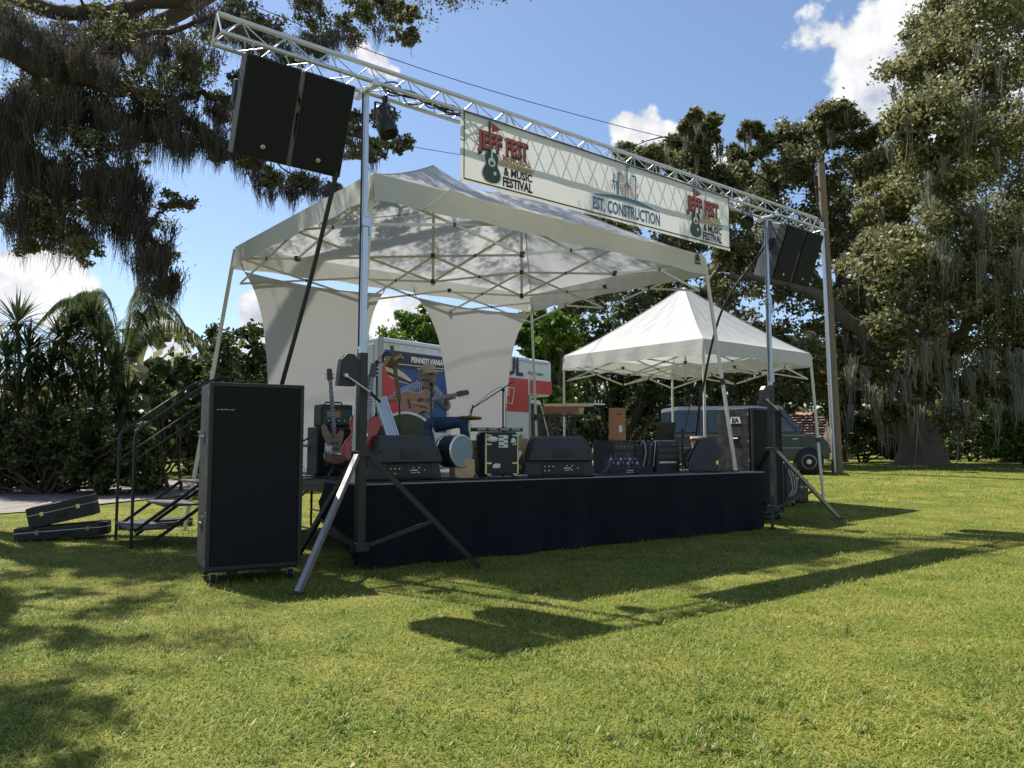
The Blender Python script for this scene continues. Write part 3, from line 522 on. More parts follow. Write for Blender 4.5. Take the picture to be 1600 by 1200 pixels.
for i, p in enumerate(pp):
    a = pp[max(i-1, 0)]; b = pp[min(i+1, len(pp)-1)]; t = (b-a)/max(1e-6, np.linalg.norm(b-a)); nrm = np.array([t[1], -t[0]])
    for k in range(R_+1):
        u = k/R_; wv = (.010 + .045*u**1.1)*math.sin(ph[i]) + .018*u*math.sin(ph[i]*.31+1)
        flare = .05*u*u; cut = 1.0
        if i < 20: cut = .25 + .75*(i/20)**.8            # the end of the skirt is pulled aside at the left
        q = p + nrm*(wv+flare); w_ = STAGE_S + E1*q[0] + E2*q[1]; zb = float(gz(w_[0], w_[1])) + .012
        vs.append((q[0], q[1], SZ-.012 - (SZ-.012-zb)*u*cut))
n_ = len(pp); mb = MB(FS); mb.add(vs, [(i*(R_+1)+k, (i+1)*(R_+1)+k, (i+1)*(R_+1)+k+1, i*(R_+1)+k+1) for i in range(n_-1) for k in range(R_)], True); mb.build('skirt', M_SKIRT, stage)
MB(FS).box((STAGE_L/2, -.012, SZ-.008), (STAGE_L, .022, .016), .003).build('edge_trim', M_BRACE, stage)
# stairs on the left side
stair = thing('stage_stairs', 'black steel steps with twin handrails leading up to the stage', 'stairs', SP(-.9, 4.0, 0))
d0, d1_ = 3.38, 4.62; sx = [-1.80, -1.38, -.96]; sz = [.26, .57, .88]; sw = [.50, .50, .93]
M_TREAD = mat('stair_tread', (.10, .085, .08), .75, var=.4, scale=8, bump=.2)
for x, z, w_ in zip(sx, sz, sw): MB(FS).box((x+w_/2, (d0+d1_)/2, z-.016), (w_, d1_-d0-.05, .032), .004).build('tread', M_TREAD, stair)
for d in (d0+.04, d1_-.04):
    for (a, b) in (((-1.74, .22), (-.90, .84)), ((-1.52, .05), (-.62, .70))): MB(FS).sq((a[0], d, a[1]), (b[0], d, b[1]), .03, .045).build('stringer', M_BPAINT, stair)
    for x, z in ((-.50, .86), (-.10, .86)): MB(FS).sq((x, d, .03), (x, d, z), .035).build('support_leg', M_BPAINT, stair)
for d in (d0, d1_):
    P = [(-1.78, d, .02), (-1.78, d, 1.50), (-1.765, d, 1.57), (-1.70, d, 1.64), (-.80, d, 2.33), (-.66, d, 2.40), (-.55, d, 2.38), (-.50, d, 2.27), (-.50, d, .89)]
    h = MB(FS).tube(P, .021, 10).build('handrail', M_BPAINT, stair); MB(FS).tube([(-1.78, d, 1.18), (-.50, d, 2.14)], .013, 8).build('middle_rail', M_BPAINT, h)
    MB(FS).tube([(-1.78, d, .02), (-1.78, d, .0)], .028, 8).build('foot', M_RUBBER, stair)
# ------------------------------------------------------------------ truss on two crank-up tripods
T1, T2 = dirs(51.2); TL = np.array([-1.68, 8.66, 0.]); SPAN = 8.02; TR_ = TL + T1*SPAN; ZT = 5.53
FT = frame((TL[0], TL[1], 0), T1)
def tripod(C, label, feet, strap):
    g0 = float(gz(C[0], C[1])); o = thing('lifting_tripod', label, 'tripod', (C[0], C[1], g0), 'crank tripods carrying the truss'); M = FT.copy(); M.translation = (C[0], C[1], g0)
    MB(M).box((0, 0, 1.33), (.095, .095, 2.2), .006).build('outer_mast', M_BPAINT, o)
    MB(M).box((0, 0, 3.02), (.070, .070, 1.9), .004).build('middle_mast', M_ZINC, o)
    MB(M).box((0, 0, (ZT+3.6)/2-g0/2), (.052, .052, ZT-3.6-g0), .003).build('inner_mast', M_ZINC, o)
    c = MB(M); c.box((0, 0, 3.93), (.10, .10, .12), .008); c.box((.062, 0, 3.90), (.03, .06, .22), .004); c.build('mast_clamp', M_ZINC, o)
    MB(M).box((0, 0, 1.30), (.17, .17, .07), .01).build('collar', M_BPAINT, o); MB(M).box((0, 0, .28), (.16, .16, .10), .01).build('lower_collar', M_BPAINT, o)
    for i, f in enumerate(feet):
        f = np.asarray(f, float); d = f - np.array([C[0], C[1], f[2]]); d[2] = 0; u = d/np.linalg.norm(d); a = np.array([C[0], C[1], g0+1.28]) + u*.10
        MB().sq(a, f + [0, 0, .02], .05, .06).build('leg', M_BRACE if i == 0 else M_BPAINT, o)
        m_ = lerp(a, f, .58); MB().sq(np.array([C[0], C[1], g0+.29]) + u*.08, m_, .032, .045).build('leg_brace', M_BPAINT, o)
        MB().box(tuple(f+[0, 0, .012]), (.09, .09, .024), .004).build('foot_pad', M_RUBBER, o)
    wn = MB(M); wn.prism([(-.34, -.06), (-.10, -.06), (-.06, .04), (-.06, .30), (-.12, .36), (-.22, .36), (-.30, .28), (-.32, .14)], -.055, .055, L=TR(-.02, 0, 2.10) @ Matrix.Scale(.85, 4) @ RX(90), bev=.008)
    w_ = wn.build('winch', M_BPAINT, o)
    MB(M).lathe([(.02, -.044), (.07, -.044), (.07, .044), (.02, .044)], 18, TR(-.17, 0, 2.25) @ RX(90)).build('winch_drum', M_BRACE, w_)
    cr = MB(M); cr.sq((-.24, -.08, 2.16), (.06, -.10, 1.98), .028, .012); cr.tube([(-.24, -.05, 2.16), (-.24, -.10, 2.16)], .022, 10); cr.build('crank_arm', M_ALU, w_)
    MB(M).tube([(.05, -.10, 1.985), (.17, -.115, 1.88)], .017, 10).build('crank_handle', M_RUBBER, w_)
    MB(M).sq((-.055, -.01, 2.5), (-.05, -.01, ZT-g0-.1), .004, .02).build('lifting_strap', M_CABLE, o)
    MB(M).box((.05, -.03, 2.56), (.004, .05, .15)).build('warning_label', M_WHITE, o)
    hd = MB(M); hd.box((0, 0, ZT-g0-.055), (.07, .50, .045), .005); hd.box((0, -.22, ZT-g0-.02), (.06, .05, .06), .004); hd.box((0, .22, ZT-g0-.02), (.06, .05, .06), .004); hd.build('truss_saddle', M_ALU, o)
    return o
fa, fb = G(465, 930), G(745, 885); fc = np.array([-2.64, 9.62, .0])
tripod(TL, 'crank tripod with a bare steel front leg, beside the left loudspeaker cabinet', [fa, fb, fc], 0)
fa, fb = G(1207, 826), G(1311, 811); fc = np.array([TR_[0]-.55, TR_[1]+1.15, float(gz(0, TR_[1]+1.15))]); fc = TR_ + (TR_*2 - fa*.5*2*.5 - fb*.5 - TR_)*0 + np.array([-.35, 1.1, 0]); fc[2] = float(gz(0, fc[1]))
tripod(TR_, 'crank tripod at the right end of the stage skirt', [fb, fa, fc], 0)
truss = thing('lighting_truss', 'silver triangular lattice truss spanning above the stage front', 'truss', (TL[0], TL[1], ZT))
s0, s1 = -1.70, SPAN+1.74; W2 = .15; HT = .26
ch = {'f': (-W2, ZT), 'r': (W2, ZT), 't': (0, ZT+HT)}
for k, (y, z) in ch.items():
    MB(FT).tube([(s0, y, z), (s1, y, z)], .025 if k != 't' else .028, 12).build('chord', M_ALU, truss)
nseg = 46; ds = (s1-s0)/nseg
for a, b in (('f', 't'), ('r', 't'), ('f', 'r')):
    for i in range(nseg):
        x0 = s0 + i*ds; x1 = x0 + ds; p, q = (ch[a], ch[b]) if i % 2 == 0 else (ch[b], ch[a])
        MB(FT).tube([(x0, p[0], p[1]), (x1, q[0], q[1])], .0075, 5, cap=False).build('lattice_brace', M_ALU, truss)
for x in (s0, s0+3.8, s0+7.7, s1):
    e = MB(FT)
    for p, q in (('f', 't'), ('r', 't'), ('f', 'r')): e.tube([(x, *ch[p]), (x, *ch[q])], .012, 6)
    e.build('end_frame', M_ALU, truss)
# hanging loudspeakers
def pa_box(M, label, L=1.0, Wd=.58, D=.50, group='loudspeakers hung from the truss', cat='loudspeaker', name='hanging_loudspeaker', logo=True, base=None):
    """cabinet with its grille towards -y, height along z, origin at centre of the grille's top edge"""
    loc = M @ Vector((0, D/2, -L)) if base is None else base
    o = thing(name, label, cat, loc, group)
    out = [(-Wd/2, 0), (Wd/2, 0), (Wd/2, .16), (Wd/2-.05, .30), (Wd/2-.12, D-.02), (Wd/2-.17, D), (-Wd/2+.17, D), (-Wd/2+.12, D-.02), (-Wd/2+.05, .30), (-Wd/2, .16)]
    MB(M).prism(out, -L, 0, bev=.014).build('cabinet', M_PLAST, o)
    g = MB(M).box((0, -.012, -L/2), (Wd-.03, .022, L-.03), .008).build('grille', M_GRILLE, o)
    if logo:
        MB(M).lathe([(.016, 0), (.024, 0), (.024, .003), (.016, .003)], 18, TR(0, -.0235, -L+.13) @ RX(90)).build('badge_ring', M_CHROME, g)
        b = MB(M); b.box((-.003, -.0255, -L+.13), (.005, .003, .022)); b.box((.004, -.0255, -L+.135), (.012, .003, .005)); b.box((.008, -.0255, -L+.128), (.004, .003, .014)); b.build('badge_mark', M_CHROME, g)
    for s in (-1, 1):
        MB(M).box((s*(Wd/2-.012), .24, -L*.38), (.05, .10, .24), .015).build('side_handle', M_BPAINT, o)
    bk = MB(M); bk.box((0, D+.004, -L*.62), (.22, .012, .30), .004); bk.build('rear_panel', M_BPAINT, o)
    for s in (-1, 1): MB(M).box((s*.12, D+.016, -L*.62), (.012, .014, .26), .003).build('heat_fin', M_BPAINT, o)
    return o
def hang(s, label, tilt):
    M = FT @ TR(s, -.30, ZT-.20) @ RX(tilt); o = pa_box(M, label)
    for x in (-.18, .18):
        e = MB(FT); e.tube([(s+x, -W2, ZT+.02), (s+x, -W2-.035, ZT), (s+x, -W2, ZT-.045), (s+x, -W2+.03, ZT-.02), (s+x, -W2+.03, ZT+.02)], .009, 6)
        e.tube([(s+x, -W2, ZT-.045), (s+x, -.24, ZT-.185)], .007, 6); e.build('hanging_shackle', M_ALU, o)
    return o
hang(-1.20, 'outermost of the two loudspeakers hung at the left truss end', 21); hang(-.58, 'hung loudspeaker nearest the left mast', 21)
hang(SPAN+.50, 'hung loudspeaker nearest the right mast', 21); hang(SPAN+1.14, 'outermost of the two loudspeakers hung at the right truss end', 21)
# par lights
def par(s, y, label, aim, drop):
    M = FT @ TR(s, y, ZT); o = thing('stage_light', label, 'stage light', M @ Vector((0, 0, -drop)), 'lights clamped to the truss')
    MB(M).box((0, 0, -.035), (.05, .06, .09), .008).build('clamp', M_BPAINT, o)
    y_ = MB(M); y_.sq((-.13, 0, -.10), (.13, 0, -.10), .03, .006); y_.sq((-.13, 0, -.10), (-.13, 0, -drop), .006, .03); y_.sq((.13, 0, -.10), (.13, 0, -drop), .006, .03); y_.build('yoke', M_BPAINT, o)
    L = TR(0, 0, -drop) @ aim
    b = MB(M); b.lathe([(0, -.20), (.07, -.20), (.085, -.17), (.09, -.02), (.115, .03), (.118, .16), (.110, .17), (.108, .05), (0, .04)], 20, L); bo = b.build('housing', M_BPAINT, o)
    MB(M).lathe([(0, .06), (.105, .065)], 20, L).build('lens', M_GLASS, bo); MB(M).box((.0, -.088, -.09), (.07, .012, .09), .002, L).build('rating_label', mat('yellow_label', (.5, .45, .2), .6), bo)
    MB(M).tube(spline([(0, .02, -.03), (.12, .06, -.14), (.15, .06, -.28), (.05, .05, -.36)], 6), .006, 6).build('power_cord', M_CABLE, o)
par(.30, .10, 'black stage light hanging beside the left mast', RZ(35) @ RX(158), .32); par(SPAN-.72, -.10, 'black stage light beside the right end of the banner', RZ(-60) @ RX(118), .26)
cb = thing('cable_bundle', 'tangle of black cables coiled inside the truss near the left mast', 'cables', FT @ Vector((.9, 0, ZT)))
rr = random.Random(9)
for i in range(7):
    P = [(.12, -.1, ZT+.03)]; x = .12
    while x < 1.9+rr.uniform(-.7, .1): x += rr.uniform(.18, .34); P.append((x, rr.uniform(-.12, .12), ZT + rr.uniform(-.015, .13)*(1 if x < 1 else .4)))
    MB(FT).tube(spline(P, 5), .009, 6).build('cable', M_CABLE, cb)
# banner
bs0, bs1 = 1.19, 6.66; bz1 = ZT+.015; bz0 = bz1-.93; yb = -W2-.045
ban = thing('festival_banner', 'long white printed festival banner tied along the truss', 'banner', FT @ Vector(((bs0+bs1)/2, yb, bz0)))
def bw(u, v): return yb + .006*math.sin(u*23)*(v) + .010*math.sin(u*7+1)*(1-v) + .004*math.sin(u*50+v*3)
MB(FT).grid(lambda u, v: (bs0+(bs1-bs0)*u, bw(u, v), bz0+(bz1-bz0)*v - .016*v**6*abs(math.sin(8*math.pi*u))), 120, 14).build('vinyl_sheet', M_VINYL, ban)
e = MB(FT); wl = .018; yo = yb-.018
M_NAVY = mat('print_navy', (.03, .055, .085), .6, var=.05); M_EDGE = mat('banner_edge_line', (.03, .03, .035), .6)
for a, b in (((bs0+.04, bz1-.04), (bs1-.04, bz1-.04)), ((bs0+.04, bz0+.04), (bs1-.04, bz0+.04)), ((bs0+.04, bz0+.04), (bs0+.04, bz1-.04)), ((bs1-.04, bz0+.04), (bs1-.04, bz1-.04))): e.sq((a[0], yo, a[1]), (b[0], yo, b[1]), .003, wl, up=(0, 1, 0) if a[0] == b[0] else (0, 0, 1))
e.build('border_line', M_EDGE, ban)
M_RED = mat('print_red', (.42, .05, .055), .6, var=.1); M_ORG = mat('print_orange', (.55, .20, .10), .6, var=.08); M_TAN = mat('print_tan', (.48, .27, .09), .6, var=.1); M_GRN = mat('print_dark_green', (.055, .085, .075), .6, var=.12); M_BLUE = mat('print_blue', (.10, .22, .36), .6, var=.06); M_WPR = mat('print_white', (.8, .8, .78), .6, var=.03)
def BL(x, z, lay=0): return TR(x, yo-.004-.003*lay, z) @ RX(90)
def flat(name, outl, m, x, z, lay=0, parent=ban): return MB(FT).prism(outl, 0, .002, L=BL(x, z, lay)).build(name, m, parent)
def gout(h, w):
    P = [(0, .0), (.30, .04), (.46, .16), (.5, .28), (.44, .42), (.34, .54), (.33, .62), (.38, .74), (.37, .86), (.27, .96), (.10, 1.0)]
    S_ = [np.array(p) for p in spline([(x*w, y*h, 0) for x, y in P], 5)]
    return [(p[0], p[1]) for p in S_] + [(-p[0], p[1]) for p in S_[::-1]]
def festlogo(x, z):
    flat('guitar_print_halo', [(a*1.08, b*1.04-.01) for a, b in gout(.41, .30)], M_WPR, x, z+.065, 0)
    flat('guitar_print', gout(.40, .28), M_GRN, x, z+.07, 1)
    c = [(.058*math.cos(t), .058*math.sin(t)) for t in np.linspace(0, 2*math.pi, 20)[:-1]]; flat('soundhole_print', c, M_WPR, x, z+.335, 2)
    flat('soundhole_core', [(a*.5, b*.5) for a, b in c], M_GRN, x, z+.325, 3); flat('bridge_dot', [(a*.42, b*.42) for a, b in c], M_WPR, x+.05, z+.20, 2)
    flat('neck_print', [(-.012, .33), (.012, .33), (.012, .50), (-.012, .50)], M_WPR, x, z, 3)
    flat('headstock_print', [(-.018, .68), (.018, .68), (.024, .86), (-.02, .86)], M_GRN, x-.035, z, 2); flat('flag_print', [(.0, .85), (.15, .79), (.0, .72)], M_RED, x, z, 2)
    for w_, dx, sx in (('JEFF', -.03, .70), ('FEST', .395, .60)):
        for lay, m, bo, o_ in ((2, M_NAVY, .020, .016), (3, M_RED, .011, 0), (4, M_ORG, -.004, 0)): text('lettering', w_, BL(x+dx+o_, z+.50-o_*1.3, lay), .30 if lay < 4 else .29, m, ban, FT, bold=bo, sx=sx)
    text('lettering', 'MEMORIAL', BL(x+.41, z+.405, 2), .105, M_TAN, ban, FT, bold=.005, sx=.92); text('lettering', 'GOLF TOURNAMENT', BL(x+.41, z+.335, 2), .066, M_TAN, ban, FT, bold=.003, sx=.92)
    text('lettering', '& MUSIC', BL(x+.43, z+.215, 2), .145, M_INK, ban, FT, bold=.006, sx=.86); text('lettering', 'FESTIVAL', BL(x+.42, z+.075, 2), .165, M_INK, ban, FT, bold=.007, sx=.74)
festlogo(bs0+.46, bz0); festlogo(bs1-.94, bz0)
xc = (bs0+bs1)/2+.22; zc = bz0+.32
arc = [(-.70+1.40*t, .085*math.sin(math.pi*t)+.012) for t in np.linspace(0, 1, 20)] + [(.70-1.40*t, .045*math.sin(math.pi*(1-t))) for t in np.linspace(0, 1, 20)]
flat('skyline_arc', arc, M_BLUE, xc, zc-.03, 1)
text('lettering', 'EST. CONSTRUCTION', BL(xc, zc-.225, 1), 0.25, M_BLUE, ban, FT, bold=.007, sx=.58)
def barp(nm, x0, z0, x1, z1, m): flat(nm, [(x0, z0), (x1, z0), (x1, z1), (x0, z1)], m, xc, zc, 2)
for x, z0, z1 in ((-.205, .07, .40), (-.235, .07, .26), (.16, .05, .42), (-.02, .20, .54), (-.30, .19, .37)): barp('tower_print', x, z0, x+.024, z1, M_BLUE)
barp('tower_print', -.33, .24, -.21, .262, M_BLUE); barp('tower_print', -.02, .52, .05, .545, M_BLUE); barp('tower_print', -.20, .385, -.13, .405, M_BLUE); barp('tower_print', .10, .40, .18, .425, M_BLUE)
for k in range(9): barp('floor_print', -.17, .095+k*.034, -.08, .107+k*.034, M_ORG); barp('floor_print', .05, .085+k*.034, .145, .097+k*.034, M_ORG)
for x, z0, z1 in ((-.06, .07, .23), (.01, .06, .22), (-.29, .12, .2), (.20, .1, .17), (.20, .24, .30), (-.33, .13, .2)): barp('column_print', x, z0, x+.016, z1, M_ORG)
flat('gable_print', [(-.08, .20), (-.015, .27), (.06, .20), (.06, .225), (-.015, .30), (-.08, .225)], M_BLUE, xc, zc, 2)
for i in range(9):
    x = bs0+.03+(bs1-bs0-.06)*i/8; MB(FT).tube([(x, yb-.02, bz1-.03), (x, -W2-.03, ZT+.025), (x, -W2+.02, ZT+.03), (x, -W2+.02, ZT-.03), (x, yb+.012, bz1-.035)], .005, 5).build('tie', M_CABLE, ban)
# cables that hang from the truss
def hose(name, label, pts, rad, cat='cable', m=None, n=8): return tag(MB().tube(spline(pts, n), rad, 8).build(name, m or M_CABLE), label, cat)
pL = FT @ Vector((-.36, -.02, ZT-1.1)); subtop = np.array([-2.62, 8.75, 2.02])
hose('speaker_cable', 'thick black cable dropping from the left hung loudspeakers to the floor cabinet', [pL, lerp(pL, subtop, .5)+[.015, 0, -.01], subtop, subtop+[-.14, .34, -.25], subtop+[-.16, .42, -1.2]], .026)
pR = FT @ Vector((SPAN+.35, .1, ZT-.3)); q = at_depth(1097, 612, 14.3)
hose('speaker_cable', 'thick black cable slanting from the right mast down behind the stage', [pR, FT @ Vector((SPAN-.1, .12, ZT-.75)), at_depth(1128, 485, 13.9), q, at_depth(1085, 700, 14.6)], .022)
hose('guy_cord', 'thin black cord from the left mast to the lower banner corner', [FT @ Vector((.05, -.02, 3.98)), FT @ Vector((.7, -.1, 4.18)), FT @ Vector((bs0+.02, yb, bz0+.02))], .004)
# ------------------------------------------------------------------ pop-up canopies
def canopy(label, FLp, d1, d2, L, W, zv, vh, zpk, upos, feet, nodes_u, nodes_v, inner, lab2):
    o = thing('popup_canopy', label, 'canopy', (*(FLp[:2]+d1[:2]*L/2+d2[:2]*W/2), float(gz(0, FLp[1]))))
    def P(u, v, z): q = FLp + d1*(u*L) + d2*(v*W); return np.array([q[0], q[1], z])
    ze = zv+vh; u0 = upos[0]; u1 = upos[-1]
    def hgt(u, v):
        t = min(v/.5, (1-v)/.5, u/u0, (1-u)/(1-u1)); t = max(0, min(1, t)); sad = 1
        if u1 > u0 and u0 < u < u1: sad = 1-.16*math.sin(math.pi*(u-u0)/(u1-u0))
        return ze + (zpk-ze)*(t**1.12)*sad + .012*math.sin(u*31+v*7)*math.sin(v*23)*(1 if .02 < t else 0)
    for (A_, B_, a_, b_) in (((0, 0), (1, 0), u0, u1), ((1, 0), (1, 1), u1, u1), ((1, 1), (0, 1), u1, u0), ((0, 1), (0, 0), u0, u0)):
        def rp(t, s, A_=A_, B_=B_, a_=a_, b_=b_):
            e = np.array([A_[0]+(B_[0]-A_[0])*t, A_[1]+(B_[1]-A_[1])*t]); k = np.array([a_+(b_-a_)*t, .5]); q = e*(1-s) + k*s
            sad = 1-(.16*math.sin(math.pi*t) if a_ != b_ else 0)*s; wr = math.sin(math.pi*t)*math.sin(math.pi*s)
            return P(q[0], q[1], ze + (zpk-ze)*s**1.14*sad - .05*wr + .012*wr*math.sin(t*26+s*9) + .008*wr*math.sin(t*61-s*17))
        pn_ = MB().grid(rp, 44, 26).build('roof_panel', M_FABRIC, o)
        MB().tube([np.array(rp(0, s))+[0, 0, .004] for s in np.linspace(0.01, .99, 14)], .009, 5).build('seam', M_VALANCE, pn_)
    C = [(0, 0), (1, 0), (1, 1), (0, 1)]
    for i in range(4):
        a, b = C[i], C[(i+1) % 4]; nrm = np.array([(0, -1), (1, 0), (0, 1), (-1, 0)][i]); n3 = d1*nrm[0] + d2*nrm[1]
        ln_ = L if i % 2 == 0 else W
        def fn(t, k, a=a, b=b, n3=n3, ln_=ln_, i=i):
            u = a[0]+(b[0]-a[0])*t; v = a[1]+(b[1]-a[1])*t; sg = math.sin(math.pi*t); q = P(u, v, ze - (vh + .0)*k)
            return q + n3*(.004 + .05*k*(1-.4*sg) + .010*math.sin(t*ln_*9+i)*k) + np.array([0, 0, -.05*sg*(1-k)*0 + .035*sg*k + .012*math.sin(t*ln_*5+i*2)*k])
        MB().grid(fn, 48, 5).build('valance', M_VALANCE, o)
    for (u, v), f in zip(C, feet):
        top = P(u, v, ze-.04); f = np.asarray(f, float); lg = MB().sq(lerp(top, f, .0), f, .045, .045).build('leg', M_LEG, o)
        k_ = lerp(top, f, .58); MB().sq(lerp(top, f, .565), lerp(top, f, .595), .06, .06).build('leg_clamp', M_BPAINT, lg); MB().box(tuple(f+[0, 0, .006]), (.1, .1, .012)).build('foot_plate', M_ZINC, lg)
    zh, zl = zv+.16, zv-.26
    def hub(u, v, z): MB().box(tuple(P(u, v, z)), (.075, .075, .07), .008).build('hub', M_BPAINT, o)
    def X(a, b, hi=zh, lo=zl):
        for (z0, z1) in ((hi, lo), (lo, hi)): MB().sq(P(*a, z0), P(*b, z1), .018, .032).build('scissor_bar', M_LEG, o)
        m_ = P((a[0]+b[0])/2, (a[1]+b[1])/2, (hi+lo)/2); MB().box(tuple(m_), (.035, .035, .05)).build('pivot', M_BPAINT, o)
    e_ = .012
    for v in (e_, 1-e_):
        for a, b in zip(nodes_u[:-1], nodes_u[1:]): X((max(a, e_), v), (min(b, 1-e_), v))
        for a in nodes_u[1:-1]: hub(a, v, zh); hub(a, v, zl)
    for u in (e_, 1-e_):
        for a, b in zip(nodes_v[:-1], nodes_v[1:]): X((u, max(a, e_)), (u, min(b, 1-e_)))
        for a in nodes_v[1:-1]: hub(u, a, zh); hub(u, a, zl)
    for a, b in inner: X(a, b, zh-.02, zl-.02)
    for u in upos:
        hub(u, .5, zh-.02); hub(u, .5, zl-.02); MB().sq(P(u, .5, zl-.08), P(u, .5, hgt(u, .5)-.02), .042).build('centre_post', M_LEG, o)
    return o, P
C1, C2 = dirs(50.5); FLc = at_z(582, 314, 4.3); FLc[2] = 0
up_ = (.37, .66)
nu = [0, .37, .66, 1]; inner = [((.37, 0), (.37, .5)), ((.37, .5), (.37, 1)), ((.66, 0), (.66, .5)), ((.66, .5), (.66, 1)), ((.37, .5), (.66, .5)), ((0, .5), (.37, .5)), ((.66, .5), (1, .5))]
fFL = np.array([-1.90, 9.27, SZ]); fFR = np.array([3.83, 13.35, SZ]); fRL = np.array([-5.36, 12.85, .03])
RRt = FLc + C1*6.44 + C2*4.55; fRR = np.array([.60, 17.25, float(gz(0, 17.2))])
can1, CP = canopy('large white pop-up canopy over the stage with splayed legs', FLc, C1, C2, 6.44, 4.55, 4.3, .35, 5.94, up_, [fFL, fFR, fRR, fRL], nu, [0, .5, 1], inner, '')
mk = MB(); q = CP(.965, 0, 4.58) - C2*.035
b = frame(q, C1)
g_ = MB(b); g_.prism([(-.07, -.06), (0, .12), (.07, -.06)], 0, .003, L=RX(90)); g_.box((0, -.002, -.10), (.16, .003, .03)); g_.build('maker_mark', M_INK, can1)
FR2 = G(1287, 785); S2 = 3.92; top2 = np.array([FR2[0]-.22, FR2[1]-.05, 0]); FL2 = top2 - C1*S2
gg = lambda p: np.array([p[0], p[1], float(gz(p[0], p[1]))])
can2, CP2 = canopy('smaller white pop-up canopy standing behind the right end of the stage', FL2, C1, C2, S2, S2, 3.14, .32, 5.03, (.5,), [gg(FL2), gg(FR2), gg(FL2+C1*S2+C2*S2), gg(FL2+C2*S2)], [0, .5, 1], [0, .5, 1], [((.5, 0), (.5, .5)), ((.5, .5), (.5, 1)), ((0, .5), (.5, .5)), ((.5, .5), (1, .5))], '')
# stretch fabric screens at the back of the stage
def screen(label, tl, tr, bl, br, pinch, pl):
    """four corner points; edges pulled inwards like stretched cloth"""
    o = thing('stretch_screen', label, 'fabric screen', lerp(bl, br, .5), 'white screens behind the musicians')
    n = np.cross(np.asarray(tr)-tl, np.asarray(bl)-tl); n = n/np.linalg.norm(n)
    def fn(u, v):
        c = (u-.5)*2; q = 1-pinch*(1-math.exp(-v*6.5))*(1 if v < .72 else 1-.35*((v-.72)/.28)**2)
        uu = .5 + c/2*q; e = .07*math.sin(math.pi*u)*(1-v)**3
        p = lerp(lerp(tl, tr, uu), lerp(bl, br, uu), v) ; return p + np.array([0, 0, -e]) + n*.05*math.sin(math.pi*u)*math.sin(math.pi*v)
    MB().grid(fn, 36, 40).build('stretched_cloth', M_STRETCH, o)
    for a, b in ((tl, tl + (np.asarray(tl)-tr)*.02 + [0, 0, .14]), (tr, tr+(np.asarray(tr)-tl)*.02+[0, 0, .12])): MB().tube([a, b], .008, 6).build('corner_tie', M_CABLE, o)
    for p in (bl, br): MB().tube([p, np.asarray(p)+[0, 0, -.02]], .05, 10).build('base_anchor', M_BPAINT, o)
RLt = FLc + C2*4.45
pa = RLt + C1*.12; pb_ = RLt + C1*2.72; pc_ = RLt + C1*3.45; pd_ = RLt + C1*6.36
zf = lambda p, z: np.array([p[0], p[1], z])
screen('broad white stretch screen at the left rear of the stage', zf(pa, 4.24), zf(pb_, 4.20), zf(RLt+C1*.30-C2*.05, .97), zf(RLt+C1*2.7-C2*.05, .97), .28, .9)
screen('waisted white stretch screen in front of the truck', zf(pc_, 4.22), zf(pd_, 4.22), zf(RLt+C1*4.0-C2*.05, .97), zf(RLt+C1*5.85-C2*.05, .97), .36, 1.0)
